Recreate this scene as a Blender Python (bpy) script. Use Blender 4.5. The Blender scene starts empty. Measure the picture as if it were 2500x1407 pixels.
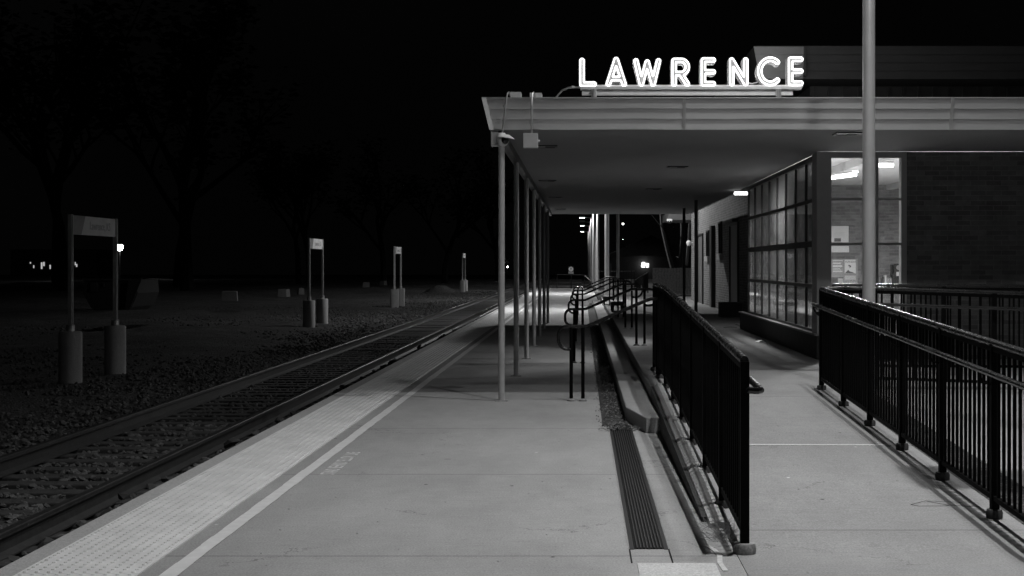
import bpy, bmesh, math, random
import numpy as np
from mathutils import Vector, Matrix
R = math.radians
rnd = random.Random(7)
S = bpy.context.scene
COL = S.collection
H_EYE, FPX, VX, VY = 1.57, 3600.0, 1421.0, 647.0

# ------------------------------------------------------------------ materials
MATS = {}
def nodes_of(m):
    return m.node_tree.nodes, m.node_tree.links
def grey(v):
    return (v, v, v, 1)
def new_mat(name):
    m = bpy.data.materials.new(name); m.use_nodes = True
    n, l = nodes_of(m)
    b = n['Principled BSDF']
    MATS[name] = m
    return m, n, l, b
def ramp(n, stops):
    r = n.new('ShaderNodeValToRGB')
    e = r.color_ramp.elements
    e[0].position, e[0].color = stops[0][0], grey(stops[0][1])
    e[1].position, e[1].color = stops[-1][0], grey(stops[-1][1])
    for p, v in stops[1:-1]:
        k = e.new(p); k.color = grey(v)
    return r
def noise(n, l, scale, detail=4, rough=.6, vec=None):
    t = n.new('ShaderNodeTexNoise'); t.inputs['Scale'].default_value = scale
    t.inputs['Detail'].default_value = detail; t.inputs['Roughness'].default_value = rough
    if vec is not None: l.new(vec, t.inputs['Vector'])
    return t
def coords(n, l, scale=(1, 1, 1), kind='Object'):
    c = n.new('ShaderNodeTexCoord'); mp = n.new('ShaderNodeMapping')
    mp.inputs['Scale'].default_value = scale
    l.new(c.outputs[kind], mp.inputs['Vector'])
    return mp.outputs['Vector']
def mixc(n, l, a, b, fac, mode='MIX'):
    m = n.new('ShaderNodeMix'); m.data_type = 'RGBA'; m.blend_type = mode
    if isinstance(fac, (int, float)): m.inputs['Factor'].default_value = fac
    else: l.new(fac, m.inputs['Factor'])
    for sock, v in ((m.inputs['A'], a), (m.inputs['B'], b)):
        if isinstance(v, (int, float)): sock.default_value = grey(v)
        else: l.new(v, sock)
    return m.outputs['Result']
def bump(n, l, b, height, strength=.3, dist=.01):
    k = n.new('ShaderNodeBump'); k.inputs['Strength'].default_value = strength
    k.inputs['Distance'].default_value = dist
    l.new(height, k.inputs['Height']); l.new(k.outputs['Normal'], b.inputs['Normal'])
    return k
def math_node(n, l, op, a, b=None):
    m = n.new('ShaderNodeMath'); m.operation = op
    for i, v in enumerate((a, b)):
        if v is None: continue
        if isinstance(v, (int, float)): m.inputs[i].default_value = v
        else: l.new(v, m.inputs[i])
    return m.outputs[0]

def plain(name, v, rough=.5, metal=0., var=.25, scale=6., spec=.5, bmp=.05):
    m, n, l, b = new_mat(name)
    vec = coords(n, l)
    t = noise(n, l, scale, 5, .65, vec)
    r = ramp(n, [(.3, v * (1 - var)), (.7, v * (1 + var))])
    l.new(t.outputs['Fac'], r.inputs['Fac']); l.new(r.outputs['Color'], b.inputs['Base Color'])
    rr = n.new('ShaderNodeMapRange'); rr.inputs['To Min'].default_value = max(.03, rough - .08)
    rr.inputs['To Max'].default_value = rough + .1
    l.new(t.outputs['Fac'], rr.inputs['Value']); l.new(rr.outputs['Result'], b.inputs['Roughness'])
    b.inputs['Metallic'].default_value = metal
    b.inputs['Specular IOR Level'].default_value = spec
    if bmp:
        t2 = noise(n, l, scale * 12, 3, .6, vec)
        bump(n, l, b, t2.outputs['Fac'], bmp, .004)
    return m

def concrete(name, v, joint=None, var=.10, speck=True):
    """joint=(first y, spacing): tooled joints across the slab."""
    m, n, l, b = new_mat(name)
    vec = coords(n, l)
    big = noise(n, l, .55, 6, .62, vec)
    r1 = ramp(n, [(.28, v * (1 - var)), (.5, v), (.75, v * (1 + var))])
    l.new(big.outputs['Fac'], r1.inputs['Fac'])
    broom = noise(n, l, 9, 5, .7, coords(n, l, (.5, 9, 1)))
    r2 = ramp(n, [(.25, .8), (.75, 1.18)])
    l.new(broom.outputs['Fac'], r2.inputs['Fac'])
    c = mixc(n, l, r1.outputs['Color'], r2.outputs['Color'], .75, 'MULTIPLY')
    fine = noise(n, l, 85, 5, .75, vec)
    r3 = ramp(n, [(.25, .5), (.75, 1.5)])
    l.new(fine.outputs['Fac'], r3.inputs['Fac'])
    c = mixc(n, l, c, r3.outputs['Color'], .9, 'MULTIPLY')
    blot = noise(n, l, 6.5, 6, .7, vec)
    rb = ramp(n, [(.60, 1.), (.72, .78)])
    l.new(blot.outputs['Fac'], rb.inputs['Fac'])
    c = mixc(n, l, c, rb.outputs['Color'], .7, 'MULTIPLY')
    if speck:
        for seed, val, thr in ((0, .75, .045), (31.7, .02, .05)):
            vo = n.new('ShaderNodeTexVoronoi'); vo.inputs['Scale'].default_value = 2.3
            cc = n.new('ShaderNodeTexCoord'); mp = n.new('ShaderNodeMapping')
            mp.inputs['Location'].default_value = (seed, seed, 0)
            mp.inputs['Scale'].default_value = (1, 1, .01)
            l.new(cc.outputs['Object'], mp.inputs['Vector']); l.new(mp.outputs['Vector'], vo.inputs['Vector'])
            wob = noise(n, l, 60, 2, .5, mp.outputs['Vector'])
            d = math_node(n, l, 'ADD', vo.outputs['Distance'], math_node(n, l, 'MULTIPLY', math_node(n, l, 'SUBTRACT', wob.outputs['Fac'], .5), .05))
            rs = ramp(n, [(thr * .45, 1), (thr * .8, 0)])
            l.new(d, rs.inputs['Fac'])
            c = mixc(n, l, c, val, rs.outputs['Color'])
    if speck:
        # trodden gum and drip spots, hairline cracks
        vo = n.new('ShaderNodeTexVoronoi'); vo.inputs['Scale'].default_value = 1.25
        l.new(coords(n, l, (1, 1, .01)), vo.inputs['Vector'])
        bwv = n.new('ShaderNodeRGBToBW'); l.new(vo.outputs['Color'], bwv.inputs[0])
        rad = math_node(n, l, 'MULTIPLY', bwv.outputs[0], .075)
        spot = math_node(n, l, 'LESS_THAN', math_node(n, l, 'ADD', vo.outputs['Distance'], math_node(n, l, 'MULTIPLY', fine.outputs['Fac'], .03)), rad)
        c = mixc(n, l, c, v * .45, math_node(n, l, 'MULTIPLY', spot, .5))
        ce = n.new('ShaderNodeTexVoronoi'); ce.feature = 'DISTANCE_TO_EDGE'; ce.inputs['Scale'].default_value = .33
        wv = n.new('ShaderNodeVectorMath'); wv.operation = 'ADD'
        wn = noise(n, l, 1.6, 6, .65, vec); l.new(vec, wv.inputs[0]); l.new(wn.outputs['Color'], wv.inputs[1]); l.new(wv.outputs[0], ce.inputs['Vector'])
        mk = noise(n, l, .7, 2, .5, vec)
        crack = math_node(n, l, 'MULTIPLY', math_node(n, l, 'LESS_THAN', ce.outputs['Distance'], .0016), math_node(n, l, 'GREATER_THAN', mk.outputs['Fac'], .53))
        c = mixc(n, l, c, v * .25, math_node(n, l, 'MULTIPLY', crack, .6))
        grime = noise(n, l, 1.1, 8, .75, coords(n, l, (1, .35, 1)))
        rg = ramp(n, [(.42, .78), (.62, 1.06)]); l.new(grime.outputs['Fac'], rg.inputs['Fac'])
        c = mixc(n, l, c, rg.outputs['Color'], .55, 'MULTIPLY')
    hgt = math_node(n, l, 'ADD', math_node(n, l, 'MULTIPLY', broom.outputs['Fac'], .7), fine.outputs['Fac'])
    if joint:
        cc = n.new('ShaderNodeTexCoord'); sp = n.new('ShaderNodeSeparateXYZ')
        l.new(cc.outputs['Object'], sp.inputs[0])
        wob = noise(n, l, 30, 2, .5, vec)
        yy = math_node(n, l, 'ADD', sp.outputs['Y'], math_node(n, l, 'MULTIPLY', math_node(n, l, 'SUBTRACT', wob.outputs['Fac'], .5), .012))
        f = math_node(n, l, 'FRACT', math_node(n, l, 'DIVIDE', math_node(n, l, 'SUBTRACT', yy, joint[0] - 40 * joint[1]), joint[1]))
        ln = math_node(n, l, 'LESS_THAN', f, .022 / joint[1])
        c = mixc(n, l, c, v * .22, math_node(n, l, 'MULTIPLY', ln, .5))
        hgt = math_node(n, l, 'SUBTRACT', hgt, math_node(n, l, 'MULTIPLY', ln, 3.))
    l.new(c, b.inputs['Base Color'])
    b.inputs['Roughness'].default_value = .82
    b.inputs['Specular IOR Level'].default_value = .3
    bump(n, l, b, hgt, .35, .004)
    return m

def gravel(name, lo, hi, scale, depth=.03):
    m, n, l, b = new_mat(name)
    vec = coords(n, l)
    vo = n.new('ShaderNodeTexVoronoi'); vo.inputs['Scale'].default_value = scale
    l.new(vec, vo.inputs['Vector'])
    bw = n.new('ShaderNodeRGBToBW'); l.new(vo.outputs['Color'], bw.inputs[0])
    r = ramp(n, [(.1, lo), (.6, (lo + hi) / 2), (.95, hi)])
    l.new(bw.outputs[0], r.inputs['Fac'])
    nz = noise(n, l, .5, 6, .7, vec)
    r2 = ramp(n, [(.3, .45), (.7, 1.25)])
    l.new(nz.outputs['Fac'], r2.inputs['Fac'])
    c = mixc(n, l, r.outputs['Color'], r2.outputs['Color'], 1., 'MULTIPLY')
    l.new(c, b.inputs['Base Color']); b.inputs['Roughness'].default_value = .9
    h = math_node(n, l, 'ADD', math_node(n, l, 'MULTIPLY', vo.outputs['Distance'], -1.), math_node(n, l, 'MULTIPLY', bw.outputs[0], .8))
    bump(n, l, b, h, 1., depth)
    return m

def brick(name, v, axis, mort=1.8):
    """axis 'x' for a wall along x, 'y' for a wall along y."""
    m, n, l, b = new_mat(name)
    c = n.new('ShaderNodeTexCoord'); sp = n.new('ShaderNodeSeparateXYZ'); cb = n.new('ShaderNodeCombineXYZ')
    l.new(c.outputs['Object'], sp.inputs[0])
    l.new(sp.outputs['X' if axis == 'x' else 'Y'], cb.inputs['X']); l.new(sp.outputs['Z'], cb.inputs['Y'])
    br = n.new('ShaderNodeTexBrick'); l.new(cb.outputs[0], br.inputs['Vector'])
    br.inputs['Scale'].default_value = 1.; br.inputs['Brick Width'].default_value = .21
    br.inputs['Row Height'].default_value = .0677; br.inputs['Mortar Size'].default_value = .006
    br.inputs['Mortar Smooth'].default_value = .2; br.inputs['Bias'].default_value = -.1
    br.inputs['Color1'].default_value = grey(v * .75); br.inputs['Color2'].default_value = grey(v * 1.3)
    br.inputs['Mortar'].default_value = grey(min(.6, v * mort))
    nz = noise(n, l, 3.5, 8, .75, cb.outputs[0])
    r2 = ramp(n, [(.3, .65), (.7, 1.35)]); l.new(nz.outputs['Fac'], r2.inputs['Fac'])
    l.new(mixc(n, l, br.outputs['Color'], r2.outputs['Color'], .9, 'MULTIPLY'), b.inputs['Base Color'])
    b.inputs['Roughness'].default_value = .85
    h = math_node(n, l, 'ADD', math_node(n, l, 'MULTIPLY', br.outputs['Fac'], -1.), math_node(n, l, 'MULTIPLY', nz.outputs['Fac'], .4))
    bump(n, l, b, h, .6, .008)
    return m

def emit(name, strength, v=1.):
    m, n, l, b = new_mat(name)
    b.inputs['Base Color'].default_value = grey(.8)
    b.inputs['Emission Color'].default_value = grey(v)
    b.inputs['Emission Strength'].default_value = strength
    return m

def glass(name, tint=.86, dust=1.):
    m, n, l, b = new_mat(name)
    n.remove(b)
    out = n['Material Output']
    fr = n.new('ShaderNodeFresnel'); fr.inputs['IOR'].default_value = 1.5
    vec = coords(n, l)
    nz = noise(n, l, 1.7, 3, .5, vec)
    bp = n.new('ShaderNodeBump'); bp.inputs['Strength'].default_value = .12; bp.inputs['Distance'].default_value = .02
    l.new(nz.outputs['Fac'], bp.inputs['Height'])
    gl = n.new('ShaderNodeBsdfGlossy'); gl.inputs['Roughness'].default_value = .03; gl.inputs['Color'].default_value = grey(.95)
    l.new(bp.outputs['Normal'], gl.inputs['Normal'])
    tr = n.new('ShaderNodeBsdfTransparent'); tr.inputs['Color'].default_value = grey(tint)
    mx = n.new('ShaderNodeMixShader')
    l.new(math_node(n, l, 'MINIMUM', math_node(n, l, 'MULTIPLY', fr.outputs[0], 1.3), .8), mx.inputs[0])
    l.new(tr.outputs[0], mx.inputs[1]); l.new(gl.outputs[0], mx.inputs[2])
    df = n.new('ShaderNodeBsdfDiffuse'); df.inputs['Color'].default_value = grey(.55)
    dz = noise(n, l, 2.2, 6, .7, vec); dr = ramp(n, [(.35, .05 * dust), (.75, .2 * dust)]); l.new(dz.outputs['Fac'], dr.inputs['Fac'])
    m2 = n.new('ShaderNodeMixShader'); l.new(dr.outputs['Color'], m2.inputs[0])
    l.new(mx.outputs[0], m2.inputs[1]); l.new(df.outputs[0], m2.inputs[2])
    l.new(m2.outputs[0], out.inputs['Surface'])
    return m

concrete('platform_concrete', .40, (7.94, 3.1))
concrete('walk_concrete', .31, (8.6, 3.1))
concrete('step_concrete', .33, (3, 3.05), speck=False)
concrete('curb_concrete', .46, None, speck=False)
concrete('new_concrete', .62, None, .08, False)
concrete('pavement_concrete', .38, (1.1, 4.2))
concrete('block_concrete', .2, None, .25, False)
concrete('pedestal_concrete', .42, None, .2, False)
plain('tactile_yellow', .8, .65, var=.12, scale=3)
plain('line_paint', .78, .6, var=.1, scale=9, bmp=.12)
plain('stencil_paint', .8, .7, var=.25, scale=30, bmp=0)
plain('black_metal', .004, .65, var=.35, scale=9, spec=.06, bmp=.03)
plain('black_rail', .009, .26, var=.35, scale=5, spec=.7, bmp=.02)
plain('iron_grate', .055, .5, .4, var=.4, scale=30)
plain('grate_shade_and_cut', .01, .9)
plain('galvanised', .62, .38, .75, var=.12, scale=4)
plain('pole_paint', .68, .34, .35, var=.08, scale=3)
plain('column_paint', .42, .4, .1, var=.1, scale=4)
plain('dark_column_paint', .03, .4, var=.2)
m_, n_, l_, b_ = new_mat('fascia_metal')
b_.inputs['Base Color'].default_value = grey(.88); b_.inputs['Metallic'].default_value = .62; b_.inputs['Roughness'].default_value = .15
bump(n_, l_, b_, noise(n_, l_, 1., 2, .5, coords(n_, l_, (.9, 1, 1.2))).outputs['Fac'], .4, .02)
plain('fascia_trim', .42, .4, .8, var=.08)
plain('upper_fascia_metal', .13, .45, .2, var=.08)
plain('upper_fascia_dull', .03, .6, 0, var=.08, spec=.2)
plain('siding_metal', .035, .5, .2, var=.15)
plain('soffit_paint', .27, .7, var=.06, scale=1.5)
plain('roof_membrane', .3, .9, var=.2)
plain('dark_frame', .03, .4, var=.2)
plain('pillar_metal', .42, .5, .1, var=.08, scale=3)
plain('white_paint', .75, .5, var=.08)
plain('ceiling_white', .8, .8, var=.04)
plain('inside_floor', .3, .4)
plain('rust_rail', .05, .55, .3, var=.4, scale=20, bmp=.2)
plain('rail_head', .05, .5, .6, var=.3, scale=20, bmp=.05)
plain('wood_tie', .045, .9, var=.5, scale=14, bmp=.4)
plain('stone_a', .10, .9, var=.6, scale=9)
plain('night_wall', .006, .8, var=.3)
plain('trunk_dark', .012, .9, var=.4, scale=12)
plain('soil', .05, .95, var=.6, scale=30, bmp=.6)
plain('dark_steel', .03, .5, .2, var=.4, scale=6)
plain('skip_panel', .02, .6, .1, var=.5, scale=3)
plain('leaf_dry', .16, .8, var=.6, scale=18)
plain('straw', .28, .8, var=.4, scale=20)
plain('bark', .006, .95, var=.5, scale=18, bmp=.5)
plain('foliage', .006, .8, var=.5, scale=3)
plain('fence_wood', .16, .85, var=.4, scale=12, bmp=.3)
plain('grass_ground', .07, .95, var=.6, scale=5, bmp=.6)
plain('paper_white', .85, .8, var=.03)
plain('ink_dark', .05, .7, var=.3, scale=40)
plain('print_grey', .38, .7, var=.7, scale=60)
plain('print_light', .6, .7, var=.25, scale=40)
plain('print_dark', .14, .7, var=.7, scale=50)
plain('sign_white', .85, .5, var=.1, scale=3)
plain('sign_grey', .26, .5, var=.15, scale=3)
plain('sign_ink', .55, .6, var=.1)
plain('lens_black', .004, .08, var=.1, spec=.8, bmp=0)
plain('lens_white', .6, .3, var=.05)
plain('rack_metal', .35, .4, .5, var=.1)
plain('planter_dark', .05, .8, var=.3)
plain('channel_paint', .68, .55, var=.1, scale=12)
plain('door_paint', .13, .5, var=.12)
plain('door_light', .3, .5, var=.12)
brick('brick_side', .17, 'y')
brick('brick_front', .15, 'x', 1.4)
brick('brick_inside', .2, 'x', 1.2)
gravel('ballast_ground', .015, .1, 22, .05)
gravel('gravel_field', .028, .17, 26, .05)
plain('post_paint', .55, .45, .2, var=.1)
emit('neon', 3.4)
plain('letter_face', .26, .55, var=.1, scale=12)
emit('rear_fill_glow', 26.)
emit('tube_light', 9.)
emit('lamp_lens', 18.)
emit('far_lamp', 60.)
emit('far_window', .45)
emit('far_star', 14.)
glass('pane_glass', .78)
glass('clear_pane', .96, .2)

# ------------------------------------------------------------------ mesh builder
ORIG = {}
class MB:
    def __init__(self): self.v = []; self.f = []; self.sm = []
    def add(self, vs, fs, smooth=False):
        o = len(self.v)
        self.v += [tuple(p) for p in vs]
        self.f += [tuple(i + o for i in q) for q in fs]
        self.sm += [smooth] * len(fs)
        return self
    def box(self, x0, x1, y0, y1, z0, z1):
        vs = [(x0, y0, z0), (x1, y0, z0), (x1, y1, z0), (x0, y1, z0), (x0, y0, z1), (x1, y0, z1), (x1, y1, z1), (x0, y1, z1)]
        return self.hexa(vs)
    def hexa(self, vs):
        return self.add(vs, [(3, 2, 1, 0), (4, 5, 6, 7), (0, 1, 5, 4), (1, 2, 6, 5), (2, 3, 7, 6), (3, 0, 4, 7)])
    def bar(self, p, q, w, d, up=(0, 0, 1)):
        """square bar from p to q; w across, d along the up side."""
        p, q = Vector(p), Vector(q); t = (q - p).normalized()
        s = t.cross(Vector(up))
        if s.length < 1e-4: s = t.cross(Vector((0, 1, 0)))
        s.normalize(); u = s.cross(t)
        a = [s * (-w / 2) + u * (-d / 2), s * (w / 2) + u * (-d / 2), s * (w / 2) + u * (d / 2), s * (-w / 2) + u * (d / 2)]
        vs = [p + k for k in a] + [q + k for k in a]
        return self.add(vs, [(3, 2, 1, 0), (4, 5, 6, 7), (0, 1, 5, 4), (1, 2, 6, 5), (2, 3, 7, 6), (3, 0, 4, 7)])
    def tube(self, pts, r, n=10, closed=False, caps=True):
        pts = [Vector(p) for p in pts]; N = len(pts)
        rs = r if isinstance(r, (list, tuple)) else [r] * N
        prev = None; vs = []
        for i, p in enumerate(pts):
            if closed: t = pts[(i + 1) % N] - pts[i - 1]
            else: t = pts[min(i + 1, N - 1)] - pts[max(i - 1, 0)]
            t.normalize()
            if prev is None:
                a = Vector((0, 0, 1)) if abs(t.z) < .9 else Vector((1, 0, 0))
                u = t.cross(a).normalized()
            else:
                u = prev - t * prev.dot(t)
                if u.length < 1e-5: u = t.orthogonal()
                u.normalize()
            prev = u; w = t.cross(u)
            for k in range(n):
                g = 2 * math.pi * k / n
                vs.append(p + (u * math.cos(g) + w * math.sin(g)) * rs[i])
        fs = []
        M = N if closed else N - 1
        for i in range(M):
            j = (i + 1) % N
            for k in range(n):
                fs.append((i * n + k, i * n + (k + 1) % n, j * n + (k + 1) % n, j * n + k))
        self.add(vs, fs, True)
        if caps and not closed:
            o = len(self.v) - len(vs)
            self.f.append(tuple(o + k for k in reversed(range(n)))); self.sm.append(False)
            self.f.append(tuple(o + (N - 1) * n + k for k in range(n))); self.sm.append(False)
        return self
    def lathe(self, prof, c, n=20):
        """prof: list of (r, z), axis z through c."""
        vs = []
        for r_, z in prof:
            for k in range(n):
                g = 2 * math.pi * k / n
                vs.append((c[0] + r_ * math.cos(g), c[1] + r_ * math.sin(g), c[2] + z))
        fs = []
        for i in range(len(prof) - 1):
            for k in range(n):
                fs.append((i * n + k, i * n + (k + 1) % n, (i + 1) * n + (k + 1) % n, (i + 1) * n + k))
        self.add(vs, fs, True)
        o = len(self.v) - len(vs)
        self.f.append(tuple(o + k for k in reversed(range(n)))); self.sm.append(False)
        self.f.append(tuple(o + (len(prof) - 1) * n + k for k in range(n))); self.sm.append(False)
        return self
    def prism(self, poly, z0, z1, fx):
        """poly: 2D list, extruded from z0 to z1; fx(a, b, c) gives the 3D point."""
        n = len(poly)
        vs = [fx(a, b, z0) for a, b in poly] + [fx(a, b, z1) for a, b in poly]
        fs = [tuple(reversed(range(n))), tuple(range(n, 2 * n))]
        fs += [(i, (i + 1) % n, n + (i + 1) % n, n + i) for i in range(n)]
        return self.add(vs, fs)
    def ball(self, c, rx, ry, rz, n=14, m=8):
        prof = [(max(1e-4, math.sin(math.pi * i / m)), -math.cos(math.pi * i / m)) for i in range(m + 1)]
        vs = []
        for a, z in prof:
            for k in range(n):
                g = 2 * math.pi * k / n
                vs.append((c[0] + rx * a * math.cos(g), c[1] + ry * a * math.sin(g), c[2] + rz * z))
        fs = [(i * n + k, i * n + (k + 1) % n, (i + 1) * n + (k + 1) % n, (i + 1) * n + k) for i in range(m) for k in range(n)]
        return self.add(vs, fs, True)
    def build(self, name, mat, parent=None, origin=None, bevel=0.):
        o3 = Vector(ORIG[parent.name]) if parent is not None else Vector(origin or (0, 0, 0))
        me = bpy.data.meshes.new(name)
        me.from_pydata([Vector(p) - o3 for p in self.v], [], self.f)
        me.polygons.foreach_set('use_smooth', self.sm)
        me.validate(); me.update()
        bm = bmesh.new(); bm.from_mesh(me)
        bmesh.ops.recalc_face_normals(bm, faces=bm.faces)
        bm.to_mesh(me); bm.free()
        if any(self.sm):
            try: me.set_sharp_from_angle(angle=R(40))
            except Exception: pass
        ob = bpy.data.objects.new(name, me); COL.objects.link(ob)
        me.materials.append(MATS[mat])
        if parent is not None: ob.parent = parent
        else: ob.location = o3
        ORIG[ob.name] = tuple(o3)
        if bevel:
            k = ob.modifiers.new('soft_edge', 'BEVEL'); k.width = bevel; k.segments = 2; k.limit_method = 'ANGLE'
        return ob

def tag(o, label=None, cat=None, group=None, kind=None):
    if label: o['label'] = label
    if cat: o['category'] = cat
    if group: o['group'] = group
    if kind: o['kind'] = kind
    return o
def thing(name, label, cat, loc, group=None):
    o = bpy.data.objects.new(name, None); COL.objects.link(o)
    o.location = loc; o.empty_display_size = .1
    ORIG[o.name] = tuple(loc)
    return tag(o, label, cat, group)
def struct(o):
    o['kind'] = 'structure'; return o
def copy_tree(o, parent=None):
    c = o.copy(); COL.objects.link(c)
    if parent is not None: c.parent = parent
    ORIG[c.name] = ORIG[o.name]
    for ch in list(o.children): copy_tree(ch, c)
    return c
def text_mesh(txt, size, extrude=.0, spacing=1., align='LEFT', bold=0.):
    cu = bpy.data.curves.new('lettering', 'FONT'); cu.body = txt; cu.size = size
    cu.extrude = extrude; cu.offset = bold; cu.space_character = spacing; cu.align_x = align
    cu.resolution_u = 3
    ob = bpy.data.objects.new('lettering', cu); COL.objects.link(ob)
    dg = bpy.context.evaluated_depsgraph_get(); dg.update()
    me = bpy.data.meshes.new_from_object(ob.evaluated_get(dg))
    bpy.data.objects.remove(ob); bpy.data.curves.remove(cu)
    return me
def text_obj(name, txt, size, mat, M, parent=None, spacing=1., align='LEFT', extrude=.0015, bold=0.):
    me = text_mesh(txt, size, extrude, spacing, align, bold)
    if parent is not None: M = Matrix.Translation(-Vector(ORIG[parent.name])) @ M
    me.transform(M); me.name = name
    me.materials.clear(); me.materials.append(MATS[mat])
    ob = bpy.data.objects.new(name, me); COL.objects.link(ob)
    if parent is not None: ob.parent = parent
    ORIG[ob.name] = (0, 0, 0) if parent is None else ORIG[parent.name]
    return ob
def frame_matrix(origin, xdir, ydir):
    x, y = Vector(xdir).normalized(), Vector(ydir).normalized(); z = x.cross(y)
    return Matrix(((x.x, y.x, z.x, origin[0]), (x.y, y.y, z.y, origin[1]), (x.z, y.z, z.z, origin[2]), (0, 0, 0, 1)))
def area_light(name, loc, power, size, parent, spread=160, rot=(0, 0, 0)):
    la = bpy.data.lights.new(name, 'AREA'); la.shape = 'DISK'; la.size = size; la.energy = power; la.spread = R(spread)
    o = bpy.data.objects.new(name, la); COL.objects.link(o); o.parent = parent
    o.location = Vector(loc) - Vector(ORIG[parent.name]); o.rotation_euler = rot
    return o

# ------------------------------------------------------------------ levels
ZU = .28                                   # upper walk
RY0, RSL = 8.03, .0365                     # foot and slope of the ramp
RY1 = RY0 + ZU / RSL
def zr(y): return min(ZU, max(0., (y - RY0) * RSL))
ZG = -.42                                  # track bed
XE = -3.007                                # platform edge
XS1, XS2 = .44, .735                       # step risers
PEND = 99.

# ------------------------------------------------------------------ setting
def sheet(name, mat, x0, x1, y0, y1, z, nx=1, ny=1, fz=None):
    m = MB(); vs = []; fs = []
    for j in range(ny + 1):
        for i in range(nx + 1):
            x = x0 + (x1 - x0) * i / nx; y = y0 + (y1 - y0) * j / ny
            vs.append((x, y, fz(x, y) if fz else z))
    for j in range(ny):
        for i in range(nx):
            a = j * (nx + 1) + i
            fs.append((a, a + 1, a + nx + 2, a + nx + 1))
    m.add(vs, fs, True)
    return struct(m.build(name, mat))

from mathutils import noise as mnoise
def gz(x, y):
    d = max(0., min(1., (-6.2 - x) / 3.))
    w = .10 * mnoise.noise((x * .5, y * .5, 1.3)) + .05 * mnoise.noise((x * 1.7, y * 1.7, 4.)) + .16 * mnoise.noise((x * .13, y * .13, 7.))
    return ZG + d * (.06 + w) - (.0 if x < 3 else .05)
sheet('gravel_ground', 'gravel_field', -60, 0, -5, 200, ZG, 170, 420, gz)
sheet('ground', 'grass_ground', -190, 190, -30, 330, ZG - .22)

# platform slab
MB().box(XE, XS1 + .4, -6, PEND, -.75, 0).build('platform', 'platform_concrete', bevel=.008)['kind'] = 'structure'
m = MB(); m.box(XE - .001, XE + .146, -6, PEND, -.2, .004)
struct(m.build('platform_edge_curb', 'curb_concrete', bevel=.01))
# painted line and stencil
m = MB()
y = 4.
while y < PEND:
    y2 = y + .25
    j0, j1 = rnd.uniform(-.004, .004), rnd.uniform(-.004, .004)
    m.add([(-2.13 + j0, y, .005), (-2.04 + j1, y, .005), (-2.04 + j1, y2, .005), (-2.13 + j0, y2, .005)], [(0, 1, 2, 3)])
    y = y2
struct(m.build('platform_line', 'line_paint'))
t = text_obj('platform_stencil', 'STAND BEHIND YELLOW LINE', .155, 'stencil_paint',
             frame_matrix((-1.855, 11.02, .004), (0, 1, 0), (-1, 0, 0)) @ Matrix.Diagonal((.56, 1, 1, 1)), spacing=1.12, extrude=0., bold=.004)
struct(t)
# a pale patch of new concrete and the joint lines beside it
m = MB(); m.box(.29, .70, 6.2, 7.74, -.05, .005); struct(m.build('concrete_patch', 'new_concrete'))
m = MB()
for xx in (.262, .478): m.box(xx - .004, xx + .004, 7.76, 8.13, -.02, .003)
struct(m.build('saw_cut', 'grate_shade_and_cut'))
m = MB()
pts = [(.735, 7.55), (.725, 7.75), (.742, 7.95), (.728, 8.1), (.70, 8.22)]
for a, b in zip(pts, pts[1:]): m.bar((a[0], a[1], .001), (b[0], b[1], .001), .028, .008)
struct(m.build('joint_filler', 'new_concrete'))

# ramp, upper walk, steps
def wedge(x0, x1, y0, y1, dz=0., base=-.3, n=1):
    m = MB()
    m.hexa([(x0, y0, base), (x1, y0, base), (x1, y1, base), (x0, y1, base),
            (x0, y0, zr(y0) + dz), (x1, y0, zr(y0) + dz), (x1, y1, zr(y1) + dz), (x0, y1, zr(y1) + dz)])
    return m
struct(wedge(XS1 + .401, 4., -4, RY0, 0).build('ramp_apron', 'walk_concrete'))
struct(wedge(.88, 2.62, RY0, RY1).build('ramp', 'walk_concrete'))
m = MB()   # sealed joint across the ramp
m.hexa([(.9, 11.73, zr(11.73) - .02), (2.45, 11.70, zr(11.70) - .02), (2.45, 11.75, zr(11.75) - .02), (.9, 11.78, zr(11.78) - .02),
        (.9, 11.73, zr(11.73) + .004), (2.45, 11.70, zr(11.70) + .004), (2.45, 11.75, zr(11.75) + .004), (.9, 11.78, zr(11.78) + .004)])
struct(m.build('ramp_joint', 'new_concrete'))
# bevelled curb along the left of the ramp
m = MB(); prof = [(XS2 + .005, -.3), (.88, -.3), (.88, .02), (.86, .035), (.80, .035), (XS2 + .03, .0)]
yy = [RY0 + .75, 9, 10, 11, 12, 13, 14, RY1]
n = len(prof); vs = []
for y in yy:
    k = min(1., (y - RY0) / 2.)
    for i, (a, b) in enumerate(prof):
        vs.append((a, y, b if i < 2 else zr(y) + b * k + (.002 if i in (2,) else 0)))
fs = [tuple(reversed(range(n))), tuple(range((len(yy) - 1) * n, len(yy) * n))]
for j in range(len(yy) - 1):
    fs += [(j * n + i, j * n + (i + 1) % n, (j + 1) * n + (i + 1) % n, (j + 1) * n + i) for i in range(n)]
m.add(vs, fs); struct(m.build('ramp_curb', 'curb_concrete'))
m = MB()      # dark board added to paint shade onto the curb's left side
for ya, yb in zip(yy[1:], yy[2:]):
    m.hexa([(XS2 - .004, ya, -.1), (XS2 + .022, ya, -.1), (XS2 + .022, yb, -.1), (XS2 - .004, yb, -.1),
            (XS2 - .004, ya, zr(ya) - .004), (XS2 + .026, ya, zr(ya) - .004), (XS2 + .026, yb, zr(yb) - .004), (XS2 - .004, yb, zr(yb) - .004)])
struct(m.build('curb_shade_board', 'planter_dark'))
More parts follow.
